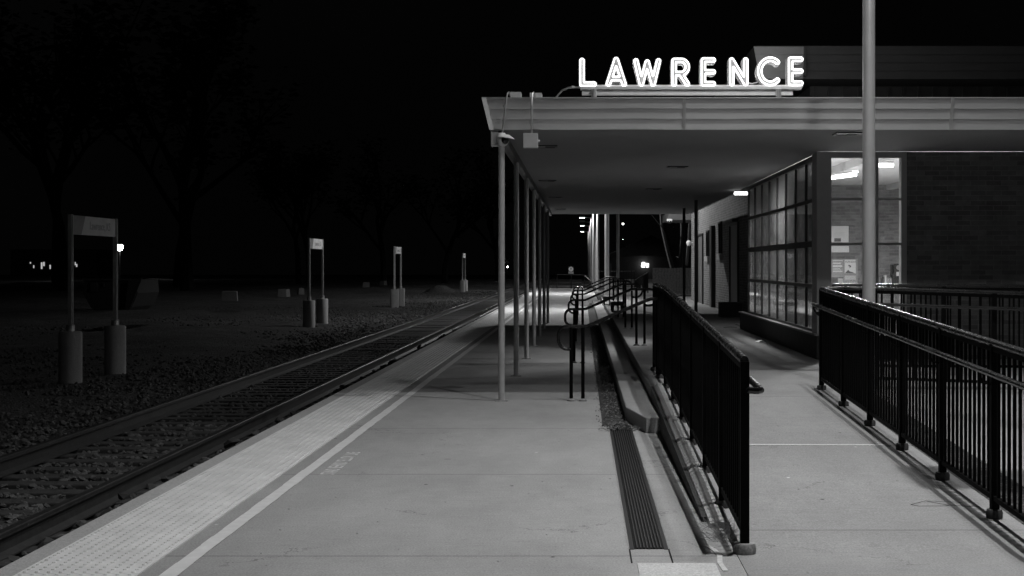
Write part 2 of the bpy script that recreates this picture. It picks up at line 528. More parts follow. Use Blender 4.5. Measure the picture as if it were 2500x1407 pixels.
# upper walk and first step
m = MB(); m.box(XS2, 6.5, RY1, 60, -.3, ZU); struct(m.build('upper_walk', 'walk_concrete', bevel=.012))
m = MB(); m.prism([(.596, 13.75), (XS2 + .0, 13.75), (XS2 + .0, 60), (XS1 - .02, 60), (XS1, 14.83)], -.3, .145, lambda a, b, c: (a, b, c))
struct(m.build('concrete_step', 'step_concrete', bevel=.012))
m = MB(); m.box(XS2 - .03, 60, 60.01, 150, -.5, .12); struct(m.build('lawn', 'grass_ground'))
# ground to the right of the ramp
m = MB()
def rz(y): return zr(y) - .03
vs = []; fs = []
ys = [2, 8, 9, 10, 11, 12, 13, 14, RY1, 20.0]
for y in ys: vs += [(2.62, y, rz(y)), (3.0, y, rz(y) + .012), (3.02, y, rz(y) + .0), (16, y, rz(y) - .1), (2.62, y, -.6), (16, y, -.6)]
for j in range(len(ys) - 1):
    a = j * 6; b = a + 6
    fs += [(a + 2, a + 3, b + 3, b + 2)]
fs += [(2, 3, 5, 4)]
m.add(vs, fs); struct(m.build('pavement', 'pavement_concrete'))
vs = []; fs = []
m = MB()
for y in ys: vs += [(2.60, y, rz(y) + .012), (3.02, y, rz(y) + .008)]
for j in range(len(ys) - 1): fs.append((2 * j, 2 * j + 1, 2 * j + 3, 2 * j + 2))
m.add(vs, fs); struct(m.build('gravel_verge', 'gravel_field'))
m = MB()
for (x0, x1, yq) in ((3.4, 9., 10.8), (3.4, 9., 13.4)):
    m.add([(x0, yq, rz(yq) - .012), (x1, yq, rz(yq) - .05), (x1, yq + .1, rz(yq) - .05), (x0, yq + .1, rz(yq) - .012)], [(0, 1, 2, 3)])
struct(m.build('parking_line', 'line_paint'))

# ------------------------------------------------------------------ tactile tiles
def make_tile():
    m = MB()
    m.box(-2.862, -2.248, 0, 1.16, -.02, .007)
    t0 = m.build('tactile_tile', 'tactile_yellow', origin=(-2.862, 0, 0))
    d = MB(); n = 7
    for i in range(10):
        for j in range(19):
            cx, cy = -2.862 + .031 + i * .0613, .03 + j * .0611
            vs = []
            for rr, z in ((.0145, .0075), (.0095, .0125)):
                for k in range(n):
                    g = 2 * math.pi * k / n; vs.append((cx + rr * math.cos(g), cy + rr * math.sin(g), z))
            fs = [(k, (k + 1) % n, n + (k + 1) % n, n + k) for k in range(n)] + [tuple(range(n, 2 * n))]
            d.add(vs, fs)
    # domes go into the same mesh: they are the tile's surface pattern
    me = t0.data; bm = bmesh.new(); bm.from_mesh(me)
    vv = [bm.verts.new(Vector(p) - Vector((-2.862, 0, 0))) for p in d.v]
    for q in d.f: bm.faces.new([vv[i] for i in q])
    bmesh.ops.recalc_face_normals(bm, faces=bm.faces); bm.to_mesh(me); bm.free()
    return t0
tile = make_tile()
tag(tile, 'pale tactile warning tile with raised domes along the platform edge', 'paving tile', 'tactile warning tiles along the platform edge')
y0 = 8.63 - 1.163 * 2
for k in range(78):
    o = tile if k == 0 else tile.copy()
    if k: COL.objects.link(o)
    o.location = (-2.862, y0 + 1.163 * k, 0)
    o.rotation_euler = (0, 0, rnd.uniform(-.002, .002))

# ------------------------------------------------------------------ drain grate
g = thing('drain_grate', 'dark iron trench drain grate in the concrete beside the low ramp curb', 'drain grate', (.37, 8.13, 0))
m = MB(); m.box(.264, .286, 8.13, 14.4, -.05, .004); m.box(.454, .476, 8.13, 14.4, -.05, .004)
m.build('frame', 'iron_grate', g)
m = MB()
for i in range(9):
    xx = .2925 + i * .0194; m.box(xx - .0035, xx + .0035, 8.135, 14.4, -.03, .002)
yy = 8.15
while yy < 14.4:
    m.box(.286, .454, yy, yy + .006, -.03, -.003); yy += .036
m.build('grate', 'iron_grate', g)
m = MB(); m.box(.255, .485, 8.12, 14.4, -.009, .0015)
slot_shade = MB(); slot_shade.add([(.287, 8.135, .0022), (.453, 8.135, .0022), (.453, 14.4, .0022), (.287, 14.4, .0022)], [(0, 1, 2, 3)])
# rebuild bars above a dark sheet that paints shade into the slots
for o in list(g.children):
    if o.name.startswith('grate'): bpy.data.objects.remove(o)
slot_shade.build('slot_shade', 'grate_shade_and_cut', g)
m = MB()
for i in range(8):
    xx = .3055 + i * .0188; m.box(xx - .0037, xx + .0037, 8.135, 14.4, .0023, .011)
yy = 8.15
while yy < 14.4:
    m.box(.287, .453, yy, yy + .007, .0023, .0045); yy += .033
m.build('grate', 'iron_grate', g)
# rough mortar edges
m = MB(); q = 8.13
while q < 14.6:
    for s, xb in ((-1, .262), (1, .478)):
        w = rnd.uniform(.003, .016); L = rnd.uniform(.08, .13)
        x0, x1 = sorted((xb, xb + s * w))
        m.add([(x0, q, .0016), (x1, q + rnd.uniform(-.01, .01), .0018), (x1 - rnd.uniform(0, .006), q + L, .0018), (x0, q + L, .0016)], [(0, 1, 2, 3)])
    q += .1
struct(m.build('grout', 'step_concrete'))

# strip of soil and leaf litter along the first step
m = MB(); m.box(.2, XS1 + .01, 14.4, 60, -.05, .006); struct(m.build('soil_strip', 'soil'))
m = MB()
for i in range(2400):
    y = 13.9 + (rnd.random() ** 2.2) * 26
    x = rnd.gauss(.33, .075)
    if y < 15.2 and rnd.random() < .6: x = rnd.gauss(.42, .12)
    if x < .14 or x > (.62 if y < 14.2 else .44): continue
    z = .008 + rnd.random() * .03
    L, W = rnd.uniform(.015, .05), rnd.uniform(.006, .02)
    Mx = Matrix.Translation((x, y, z)) @ Matrix.Rotation(rnd.uniform(0, 6.28), 4, 'Z') @ Matrix.Rotation(rnd.uniform(-.7, .7), 4, 'X') @ Matrix.Rotation(rnd.uniform(-.5, .5), 4, 'Y')
    m.add([Mx @ Vector(p) for p in ((-L / 2, 0, 0), (0, -W / 2, .004), (L / 2, 0, 0), (0, W / 2, .004))], [(0, 1, 2, 3)])
tag(m.build('leaf_litter', 'leaf_dry'), 'dry leaf litter gathered along the foot of the concrete steps', 'leaf litter', kind='stuff')

# ------------------------------------------------------------------ ballast, ties, rails
ico = [(0, -.526, .851), (0, .526, .851), (0, -.526, -.851), (0, .526, -.851), (-.526, .851, 0), (.526, .851, 0), (-.526, -.851, 0), (.526, -.851, 0), (.851, 0, .526), (.851, 0, -.526), (-.851, 0, .526), (-.851, 0, -.526)]
icf = [(0, 8, 1), (0, 1, 10), (0, 10, 6), (0, 6, 7), (0, 7, 8), (1, 8, 5), (1, 5, 4), (1, 4, 10), (10, 4, 11), (10, 11, 6), (6, 11, 2), (6, 2, 7), (7, 2, 9), (7, 9, 8), (8, 9, 5), (5, 9, 3), (5, 3, 4), (4, 3, 11), (11, 3, 2), (2, 3, 9)]
ico = np.array(ico); icf = np.array(icf)
rng = np.random.default_rng(5)
def stones(name, P, rad, mat):
    N = len(P)
    V = ico[None] * rad[:, None, None] * rng.uniform(.55, 1.25, (N, 12, 1)) * np.stack([rng.uniform(.7, 1.4, N), rng.uniform(.7, 1.4, N), rng.uniform(.5, .95, N)], 1)[:, None, :]
    a = rng.uniform(0, 6.28, N); ca, sa = np.cos(a)[:, None], np.sin(a)[:, None]
    X = V[..., 0] * ca - V[..., 1] * sa; Y = V[..., 0] * sa + V[..., 1] * ca
    b = rng.uniform(-.6, .6, N)[:, None]; cb, sb = np.cos(b), np.sin(b)
    Z = V[..., 2] * cb + X * sb; X = X * cb - V[..., 2] * sb
    W = np.stack([X, Y, Z], -1) + P[:, None, :]
    F = (icf[None] + (np.arange(N) * 12)[:, None, None]).reshape(-1, 3)
    me = bpy.data.meshes.new(name)
    me.from_pydata(W.reshape(-1, 3).tolist(), [], F.tolist()); me.update()
    ob = bpy.data.objects.new(name, me); COL.objects.link(ob); me.materials.append(MATS[mat])
    return ob
XR, XL = -3.86, -5.36
pts = []; rad = []
def scatter(n, x0, x1, y0, y1, z, r0, r1, power=1., tie=True):
    for _ in range(n):
        y = y0 + (y1 - y0) * rnd.random() ** power
        x = rnd.uniform(x0, x1)
        if tie and (y % .5) < .24 and rnd.random() < .93: continue
        pts.append((x, y, z + rnd.uniform(-.02, .02))); rad.append(rnd.uniform(r0, r1))
scatter(6200, XL + .1, XR - .1, 9, 40, ZG + .03, .02, .043, 1.6)
scatter(1500, XR + .09, XE - .01, 6, 34, ZG + .03, .025, .06, 1.5, False)
scatter(5200, -8.2, XL - .09, 11, 46, ZG + .03, .02, .045, 1.5, False)
scatter(4200, -18, -8.2, 20, 75, ZG + .06, .02, .05, 1.2, False)
scatter(3500, -11, XL - .1, 46, 110, ZG + .05, .03, .06, 1., False)
o = stones('ballast', np.array(pts), np.array(rad), 'stone_a')
tag(o, 'grey crushed stone ballast around the rails and ties', 'ballast', kind='stuff')
# lumps of stone heaped at the tie ends next to the platform
pts = []; rad = []
for k in range(70):
    yc = 7.9 + .5 * k
    for _ in range(7):
        pts.append((rnd.gauss(-3.34, .1), yc + rnd.gauss(0, .05), -.33 + rnd.random() * .1)); rad.append(rnd.uniform(.045, .085))
tag(stones('tie_end_stones', np.array(pts), np.array(rad), 'planter_dark'), 'dark stones heaped between near rail and platform', 'ballast', kind='stuff')
sheet('track_bed', 'ballast_ground', -6.9, XE, -5, 210, ZG + .012)

m = MB(); m.box(-5.9, -3.3, 0, .23, 0, .16)
tie = m.build('railway_tie', 'wood_tie', origin=(-4.6, .115, 0), bevel=.012)
tag(tie, 'weathered wooden tie lying in the ballast under both rails', 'railway tie', 'wooden ties under the rails')
first = True
for k in range(150):
    o = tie if k == 0 else tie.copy()
    if k: COL.objects.link(o)
    o.location = (-4.6 + rnd.uniform(-.03, .03), 9.1 + .5 * k, -.53 + rnd.uniform(-.008, .008)); o.rotation_euler = (0, 0, rnd.uniform(-.02, .02))
for xr, lab in ((XR, 'worn steel rail of the track running closest to the platform edge'), (XL, 'worn steel rail of the track farther from the platform, beside the gravel')):
    r = thing('rail', lab, 'rail', (xr, 4, -.37), 'rails of the track')
    prof = [(-.07, 0), (.07, 0), (.07, .012), (.012, .035), (.010, .12), (.035, .132), (.035, .1495), (-.035, .1495), (-.035, .132), (-.010, .12), (-.012, .035), (-.07, .012)]
    m = MB(); m.prism(prof, 4, 215, lambda a, b, c: (xr + a, c, -.37 + b)); m.build('web', 'rust_rail', r)
    m = MB(); m.prism([(-.036, .15), (.036, .15), (.034, .164), (.028, .17), (-.028, .17), (-.034, .164)], 4, 215, lambda a, b, c: (xr + a, c, -.37 + b)); m.build('head', 'rail_head', r)

# ------------------------------------------------------------------ ramp railings
def railing(label, path, posts, hand_side, group, bal=.112, hand=True, foot=True, first_cup='iron_grate'):
    """path: list of ground points; posts: distances along it."""
    P = [Vector(p) for p in path]
    L = [0.]
    for a, b in zip(P, P[1:]): L.append(L[-1] + (b - a).length)
    def at(s):
        s = max(0., min(L[-1], s))
        for i in range(len(P) - 1):
            if s <= L[i + 1] + 1e-9:
                return P[i].lerp(P[i + 1], (s - L[i]) / max(1e-9, L[i + 1] - L[i]))
        return P[-1].copy()
    root = thing('ramp_railing', label, 'railing', tuple(P[0]), group)
    Z = Vector((0, 0, 1))
    d = (P[-1] - P[0]); d.z = 0; d.normalize(); side = Vector((d.y, -d.x, 0)) * hand_side
    n = 26
    S_ = [L[-1] * i / n for i in range(n + 1)]
    m = MB(); m.tube([at(s) + Z * 1.05 for s in S_], .024, 12); m.build('top_rail', 'black_rail', root)
    m = MB()
    for a, b in zip(S_, S_[1:]): m.bar(at(a) + Z * .115, at(b) + Z * .115, .03, .03)
    m.build('bottom_rail', 'black_metal', root)
    m = MB()
    for a, b in zip(S_, S_[1:]): m.bar(at(a) + Z * 1.015, at(b) + Z * 1.015, .034, .03)
    m.build('upper_channel', 'black_metal', root)
    for s in posts:
        p = at(s); k = MB(); k.bar(p, p + Z * 1.045, .048, .048, up=(0, 1, 0)); po = k.build('post', 'black_metal', root)
        if foot:
            q_ = 1. if (s == 0 and first_cup != 'iron_grate') else .78
            k = MB(); k.lathe([(.062 * q_, -.01), (.066 * q_, .03 * q_), (.058 * q_, .055 * q_), (.036, .058 * q_)], p, 16); k.build('base_cup', first_cup if s == 0 else 'planter_dark', po)
    s = bal
    while s < L[-1] - .03:
        if min(abs(s - q) for q in posts) > .045:
            p = at(s); k = MB(); k.bar(p + Z * .12, p + Z * 1.005, .018, .017, up=(0, 1, 0)); k.build('baluster', 'black_metal', root)
        s += bal
    if hand:
        off = side * .085
        a0, a1 = (-.06, L[-1] + .06)
        q = [at(0) + Z * .70 + off * .1 - d * .0, at(0) - d * .05 + Z * .70 + off * .5, at(0) - d * .09 + Z * .74 + off, at(0) - d * .10 + Z * .82 + off, at(0) - d * .07 + Z * .875 + off]
        q = [at(0) + Z * .89 + off * .2, at(0) - d * .04 + Z * .89 + off * .35, at(0) - d * .06 + Z * .89 + off * .8, at(0) - d * .03 + Z * .89 + off]
        pts = q + [at(s) + Z * .89 + off for s in S_[1:-1]]
        pts += [at(L[-1]) + Z * .89 + off, at(L[-1]) + d * .05 + Z * .885 + off * .9, at(L[-1]) + d * .07 + Z * .85 + off * .7, at(L[-1]) + d * .05 + Z * .79 + off * .4, at(L[-1]) + Z * .77 + off * .1]
        m = MB(); m.tube(pts, .019, 10); hr = m.build('handrail', 'black_rail', root)
        m = MB()
        for s in posts[1:]:
            p = at(s); m.tube([p + Z * .80 + side * .02, p + Z * .81 + off * .8, p + Z * .845 + off, p + Z * .875 + off], .007, 6)
        m.build('bracket', 'black_metal', hr)
    return root
def rpath(x, ya, yb):
    ys = [ya] + [q for q in (RY1 - .6, RY1, RY1 + .6) if min(ya, yb) < q < max(ya, yb)]
    ys.append(yb)
    return [(x, y, zr(y)) for y in ys]
GR = 'black metal railings along the ramps'
railing('black picket railing on the left of the ramp, next to the drain grate', rpath(.885, RY0, 18.0), [0, 1.25, 2.5, 3.75, 5.0, 6.25, 7.5, 8.75, 9.97], 1, GR, first_cup='step_concrete')
railing('black picket railing with shiny rails on the right of the ramp beside the pavement', rpath(2.5, 7.65, 15.4), [0, 1.29, 2.58, 3.87, 5.16, 6.45, 7.745], -1, GR, .109)
bp = [(2.56, 15.42, ZU - .01), (3.1, 15.42, ZU - .01), (8., 15.42, ZU - .18)]
railing('black picket railing running right from the top of the ramp, in front of the other', bp, [.5, 1.75, 3.0, 4.25], 1, GR, .115, foot=False)
cp = [(2.92, 17.2, ZU - .0), (8.2, 17.25, ZU - .03)]
railing('black picket railing running right beneath the lit station window', cp, [.0, 1.3, 2.6, 3.9, 5.2], 1, GR, .115, hand=False, foot=False)
# the walk between those two railings
m = MB(); m.hexa([(2.5, RY1 + .01, -.3), (9, RY1 + .01, -.3), (9, 17.4, -.3), (2.5, 17.4, -.3), (2.5, RY1 + .01, ZU - .004), (9, RY1 + .01, ZU - .2), (9, 17.4, ZU - .2), (2.5, 17.4, ZU - .004)])

# ------------------------------------------------------------------ stair handrails
SY = [17.0, 23.6, 29.6, 35.6, 41.0, 46.5]
def stair_rail(y):
    r = thing('stair_handrail', 'x', 'handrail', (-.14, y, 0), 'black handrails across the steps')
    m = MB()
    def arc(cx, cz, rr, a0, a1, k=7): return [(cx + rr * math.cos(R(a0 + (a1 - a0) * i / k)), y, cz + rr * math.sin(R(a0 + (a1 - a0) * i / k))) for i in range(k + 1)]
    zt, zb = .86, .60
    pts = [(-.125, y, zb)] + list(reversed(arc(-.17, zb + .1, .1, 180, 270))) + arc(-.17, zt - .1, .1, 180, 90)
    pts += [(.0, y, zt), (.06, y, zt + .003), (.10, y, zt + .02), (.42, y, zt + .160), (.74, y, zt + .30), (.79, y, zt + .316), (.84, y, zt + .32)]
    z2 = zt + .32
    pts += arc(1.08, z2 - .13, .13, 90, -90, 9) + [(1.0, y, z2 - .26)]
    m.tube(pts, .0215, 10); m.build('handrail', 'black_rail', r)
    for px, z0, z1 in ((-.125, 0, zt - .01), (.01, 0, zt - .01), (.87, ZU, z2 - .01), (1.0, ZU, z2 - .01)):
        m = MB(); m.tube([(px, y, z0), (px, y, z1)], .0215, 10); po = m.build('post', 'black_metal', r)
        m = MB(); m.lathe([(.05, 0), (.05, .012), (.03, .02), (.024, .03)], (px, y, z0), 14); m.build('base_plate', 'step_concrete', po)
    return r
labs = ['black pipe handrail across the steps, biggest and closest in the photo', 'second black stair handrail from the near end of the steps', 'third black stair handrail along the steps, under the canopy',
        'fourth black stair handrail along the steps, under the canopy', 'fifth black stair handrail, near the far edge of the canopy', 'farthest black stair handrail, beyond the canopy']
sr = stair_rail(SY[0])
for i, y in enumerate(SY):
    o = sr if i == 0 else copy_tree(sr)
    o.location.y = y; o['label'] = labs[i]

# ------------------------------------------------------------------ canopy
ZS = 3.115; YF, YB = 16.85, 44.85; XC = -1.058; XW = 3.25
cn = thing('platform_canopy', 'flat metal canopy roof on slim round columns over the platform', 'canopy', (0, YF, 0))
m = MB(); m.box(XC, XW, YF + .02, YB, ZS, ZS + .03); m.box(XW, 13, YF + .02, 20.08, ZS, ZS + .03); m.build('soffit', 'soffit_paint', cn)
m = MB(); m.box(XC - .05, XW, YF + .02, YB, ZS + .25, ZS + .30); m.box(XW, 13, YF + .02, 33, ZS + .26, ZS + .31); m.build('roof', 'roof_membrane', cn)
def lap(x0, x1, name_parent):
    """three lapped strips of the leaning front fascia"""
    m = MB(); zt = ZS + .349; n = 3
    for k in range(n):
        za = ZS + .349 * k / n; zb = ZS + .349 * (k + 1) / n
        ya = YF - .1 * k / n - (.012); yb = YF - .1 * (k + 1) / n
        # each strip hooks over the one below with a small lip
        xs, xt = x0 - .085 * k / n, x0 - .085 * (k + 1) / n
        m.add([(xs, ya + .012, za + .004), (x1, ya + .012, za + .004), (x1, ya - .003, za), (xs, ya - .003, za), (xs, ya - .006, za + .006), (x1, ya - .006, za + .006), (x1, yb, zb), (xt, yb, zb)],
              [(0, 1, 2, 3), (3, 2, 5, 4), (4, 5, 6, 7)], False)
    return m
m = lap(XC + .02, 13, None); m.build('fascia', 'fascia_metal', cn)
m = MB()
def trim(xa, wd):
    m.hexa([(xa, YF - .02, ZS - .004), (xa + wd, YF - .02, ZS - .004), (xa + wd, YF + .02, ZS - .004), (xa, YF + .02, ZS - .004),
            (xa, YF - .117, ZS + .352), (xa + wd, YF - .117, ZS + .352), (xa + wd, YF - .07, ZS + .352), (xa, YF - .07, ZS + .352)])
for xa in (1.145, 4.19, 7.2):
    m = MB(); trim(xa, .036); m.build('cover_strip', 'fascia_trim', cn)
m = MB(); m.box(XC - .08, 13, YF - .119, YF + .05, ZS + .352, ZS + .358)
m.build('top_edge', 'fascia_metal', cn)
# left side fascia and corner
m = MB()
for k in range(3):
    za, zb = ZS + .349 * k / 3, ZS + .349 * (k + 1) / 3
    xa, xb = XC - .082 * k / 3, XC - .082 * (k + 1) / 3
    m.add([(xa, YF, za), (xa, YB, za), (xb, YB, zb), (xb, YF - .1, zb)], [(0, 1, 2, 3)])
m.hexa([(XC, YF - .016, ZS - .003), (XC + .05, YF - .016, ZS - .003), (XC + .05, YF + .02, ZS - .003), (XC, YF + .02, ZS - .003),
        (XC - .082, YF - .116, ZS + .351), (XC - .03, YF - .116, ZS + .351), (XC - .03, YF - .06, ZS + .351), (XC - .082, YF - .06, ZS + .351)])
m.add([(XC, YB, ZS), (XW, YB, ZS), (XW, YB, ZS + .3), (XC - .08, YB, ZS + .34)], [(0, 1, 2, 3)])
m.build('side_fascia', 'fascia_metal', cn)
m = MB(); m.box(-.965, -.895, 17.0, 43.5, ZS - .1, ZS - .002); m.build('beam', 'dark_column_paint', cn)
for k in range(7):
    y = 17.0 + 3.82 * k
    m = MB(); m.tube([(-.929, y, .0), (-.929, y, ZS - .10)], .0375, 16)
    m.box(-.929 - .075, -.929 + .075, y - .075, y + .075, .0, .012)
    m.build('column', 'column_paint' , cn)
m = MB(); m.tube([(1.08, 44.5, ZU), (1.08, 44.5, ZS)], .046, 16); m.build('column', 'pole_paint', cn)
for (px, py) in ((2.72, 35.2), (2.78, 40.2)):
    m = MB(); m.box(px - .038, px + .038, py - .038, py + .038, ZU, ZS); m.build('column', 'dark_column_paint', cn)
# recessed soffit lights (off)
def soffit_light(x, y, lab):
    r = thing('ceiling_light', lab, 'ceiling light', (x, y, ZS), 'unlit square lights in the canopy soffit')
    m = MB(); a, b = .16, .125
    for q in ((x - a, x + a, y - a, y - b), (x - a, x + a, y + b, y + a), (x - a, x - b, y - b, y + b), (x + b, x + a, y - b, y + b)): m.box(*q, ZS - .014, ZS - .0005)
    m.build('frame', 'dark_frame', r)
    m = MB(); m.box(x - b, x - .0, y - b, y + b, ZS - .006, ZS - .001); m.build('lens', 'lens_white', r)
    m = MB(); m.box(x + .003, x + b, y - b, y + b, ZS - .005, ZS - .001); m.build('reflector', 'dark_column_paint', r)
for x, y, lab in ((3.12, 17.3, 'unlit square soffit light above the tall foreground pole'), (1.5, 23.2, 'unlit square soffit light in the middle of the canopy, closest of its row'),
                  (1.45, 30.0, 'unlit square soffit light in the middle of the canopy, behind the closest one'),
                  (-.48, 19.2, 'unlit soffit light just right of the grey junction box'), (-.63, 27., 'second unlit soffit light along the row of columns'),
                  (-.6, 33.7, 'third unlit soffit light along the row of columns'), (-.6, 40.8, 'farthest unlit soffit light along the row of columns')):
    soffit_light(x, y, lab)

# ------------------------------------------------------------------ neon sign
sg = thing('neon_sign', 'glowing neon LAWRENCE sign standing on the canopy roof edge', 'neon sign', (1.3, 17.25, ZS + .3))
PX = 17.25 / FPX
def ux(px): return (px - VX) * PX
def uz(py): return H_EYE + (VY - py) * PX
def arcp(cx, cy, rx, ry, a0, a1, k=14): return [(cx + rx * math.cos(R(a0 + (a1 - a0) * i / k)), cy + ry * math.sin(R(a0 + (a1 - a0) * i / k))) for i in range(k + 1)]
LET = {   # centre lines in a unit-high box, width given
    'L': [[(.0, 1), (0, 0), (.48, 0)]],
    'A': [[(0, 0), (.36, 1), (.72, 0)], [(.11, .22), (.61, .22)]],
    'W': [[(0, 1), (.24, 0), (.50, .95), (.76, 0), (1.0, 1)]],
    'R': [[(0, 0), (0, 1), (.34, 1)] + arcp(.34, .72, .28, .28, 90, -90) + [(0, .44)], [(.3, .44), (.62, 0)]],
    'E': [[(.5, 1), (0, 1), (0, 0), (.5, 0)], [(0, .5), (.5, .5)]],
    'N': [[(0, 0), (0, 1), (.62, 0), (.62, 1)]],
    'C': [arcp(.5, .5, .5, .5, 50, 310, 26)],
}
def seg_d(px, py, a, b):
    vx, vy = b[0] - a[0], b[1] - a[1]; L2 = vx * vx + vy * vy
    t = np.clip(((px - a[0]) * vx + (py - a[1]) * vy) / max(L2, 1e-9), 0, 1)
    return np.hypot(px - a[0] - t * vx, py - a[1] - t * vy)
def contours(strokes, lev, h=.012, pad=.14):
    xs = [p[0] for s in strokes for p in s]; ys = [p[1] for s in strokes for p in s]
    gx = np.arange(min(xs) - pad, max(xs) + pad + h, h); gy = np.arange(min(ys) - pad, max(ys) + pad + h, h)
    X, Y = np.meshgrid(gx, gy)
    D = np.full(X.shape, 9.)
    for s in strokes:
        for a, b in zip(s, s[1:]): D = np.minimum(D, seg_d(X, Y, a, b))
    D = D - lev; ed = {}
    def key(i, j, k, l): return (min((i, j), (k, l)), max((i, j), (k, l)))
    def pt(kk):
        (i, j), (k, l) = kk; a, b = D[i, j], D[k, l]; t = a / (a - b)
        return (X[i, j] + t * (X[k, l] - X[i, j]), Y[i, j] + t * (Y[k, l] - Y[i, j]))
    adj = {}
    for i in range(D.shape[0] - 1):
        for j in range(D.shape[1] - 1):
            c = [(i, j), (i, j + 1), (i + 1, j + 1), (i + 1, j)]
            s = [D[q] < 0 for q in c]
            if all(s) or not any(s): continue
            e = [key(*c[k], *c[(k + 1) % 4]) for k in range(4) if s[k] != s[(k + 1) % 4]]
            for a, b in zip(e[0::2], e[1::2]): adj.setdefault(a, []).append(b); adj.setdefault(b, []).append(a)
    out = []; seen = set()
    for st in adj:
        if st in seen: continue
        loop = [st]; seen.add(st); cur = st
        while True:
            nx = [q for q in adj[cur] if q not in seen]
            if not nx: break
            cur = nx[0]; seen.add(cur); loop.append(cur)
        if len(loop) > 8:
            P = np.array([pt(q) for q in loop])
            for _ in range(2): P = (np.roll(P, 1, 0) + 2 * P + np.roll(P, -1, 0)) / 4
            out.append(P[::2])
    return out
def fill_curve(loops, extrude, name):
    cu = bpy.data.curves.new(name, 'CURVE'); cu.dimensions = '2D'; cu.fill_mode = 'BOTH'; cu.extrude = extrude
    for P in loops:
        sp = cu.splines.new('POLY'); sp.points.add(len(P) - 1); sp.use_cyclic_u = True
        for q, p in zip(sp.points, P): q.co = (p[0], p[1], 0, 1)
    ob = bpy.data.objects.new(name, cu); COL.objects.link(ob)
    dg = bpy.context.evaluated_depsgraph_get(); dg.update()
    me = bpy.data.meshes.new_from_object(ob.evaluated_get(dg)); bpy.data.objects.remove(ob); bpy.data.curves.remove(cu)
    return me
letters = [('L', 1421, 1450, 150, 207.5), ('A', 1485, 1523, 148, 207), ('W', 1552, 1607, 151, 207), ('R', 1645, 1677, 150, 207), ('E', 1716, 1740, 149, 206.5), ('N', 1785, 1819, 149, 206), ('C', 1853, 1899, 147, 205.5), ('E', 1928, 1953, 147, 205)]
ys_l = YF + .36
for ch, xa, xb, yt, yb in letters:
    H = (yb - yt) * PX; x0, z0 = ux(xa), uz(yb); W = (xb - xa) * PX / H
    st0 = LET[ch]; wmax = max(p[0] for s in st0 for p in s)
    st = [[(p[0] * W / wmax, p[1]) for p in s] for s in st0]
    if ch == 'C': st = [arcp(.5 * W * 1.12, .5, .5 * W * 1.12, .5, 48, 312, 26)]
    def to3(p, y): return (x0 + p[0] * H, y, z0 + p[1] * H)
    face = contours(st, .138, pad=.2)
    me = fill_curve(face, .07 / H, 'letter')
    M4 = Matrix(((H, 0, 0, x0), (0, 0, -H, ys_l + .06), (0, H, 0, z0), (0, 0, 0, 1)))
    me.transform(Matrix.Translation(-Vector(ORIG[sg.name])) @ M4)
    me.materials.clear(); me.materials.append(MATS['letter_face'])
    ob = bpy.data.objects.new('letter', me); COL.objects.link(ob); ob.parent = sg; ORIG[ob.name] = ORIG[sg.name]
    mb = MB(); mr = MB()
    for P in contours(st, .075):
        mb.tube([to3(p, ys_l - .035) for p in P], .0075, 8, closed=True)
    # added tubes behind the letter, over-bright to light the upper fascia
    for P in contours(st, .068, .03):
        mr.tube([to3(p, ys_l + .15) for p in P], .0075, 6, closed=True)
    mb.build('neon_tube', 'neon', ob); mr.build('rear_fill_tube', 'rear_fill_glow', ob)
m = MB(); m.box(ux(1417), ux(1955), ys_l - .04, ys_l + .10, uz(219.5), uz(213.5)); m.box(ux(1414), ux(1959), ys_l - .015, ys_l + .08, uz(213.5), uz(209)); m.build('upper_beam', 'channel_paint', sg)
m = MB(); m.box(ux(1421), ux(1934), ys_l - .02, ys_l + .06, uz(233), uz(224)); m.box(ux(1421), ux(1934), ys_l - .035, ys_l - .02, uz(234.5), uz(232)); m.build('lower_beam', 'channel_paint', sg)
for px in (1450, 1898):
    m = MB(); m.tube([(ux(px), ys_l - .05, ZS + .3), (ux(px), ys_l - .05, uz(221))], .032, 14); m.build('support_post', 'galvanised', sg)
m = MB(); m.tube([(ux(1416), ys_l + .02, uz(214)), (ux(1400), ys_l + .02, uz(213.5)), (ux(1388), ys_l + .05, uz(214.5)), (ux(1372), ys_l + .12, uz(219)), (ux(1358), ys_l + .3, uz(230)), (ux(1352), ys_l + .4, uz(245))], .012, 8)
m.tube([(ux(1402), ys_l + .02, uz(213.5)), (ux(1396), ys_l + .02, uz(213.5))], .016, 8); m.build('conduit', 'galvanised', sg)
m = MB()
for dz in (0, 8): m.tube([(ux(1822), ys_l + .1, uz(200 + dz)), (ux(1838), ys_l + .12, uz(203 + dz)), (ux(1855), ys_l + .1, uz(199 + dz))], .008, 6)
m.build('cable', 'channel_paint', sg)

# ------------------------------------------------------------------ security camera and junction box at the canopy corner
PQ = 16.55 / FPX
def qx(px): return (px - VX) * PQ
def qz(py): return H_EYE + (VY - py) * PQ
sc = thing('security_camera', 'white dome security camera with a peaked hood at the canopy corner', 'security camera', (qx(1222), 16.6, qz(340)))
m = MB(); m.box(qx(1200), qx(1216), 16.58, 16.72, qz(356), qz(323)); m.box(qx(1198.5), qx(1201), 16.55, 16.74, qz(357), qz(322)); m.build('wall_bracket', 'galvanised', sc, bevel=.004)
m = MB(); m.ball((qx(1228), 16.56, qz(343)), .066, .075, .07, 20, 12); m.lathe([(.05, 0), (.056, .05), (.04, .075)], (qx(1224), 16.58, qz(341)), 18); m.build('housing', 'white_paint', sc)
m = MB(); m.ball((qx(1233), 16.515, qz(343)), .045, .05, .047, 20, 12); m.build('dome', 'lens_black', sc)
m = MB(); n = 12; vs = []
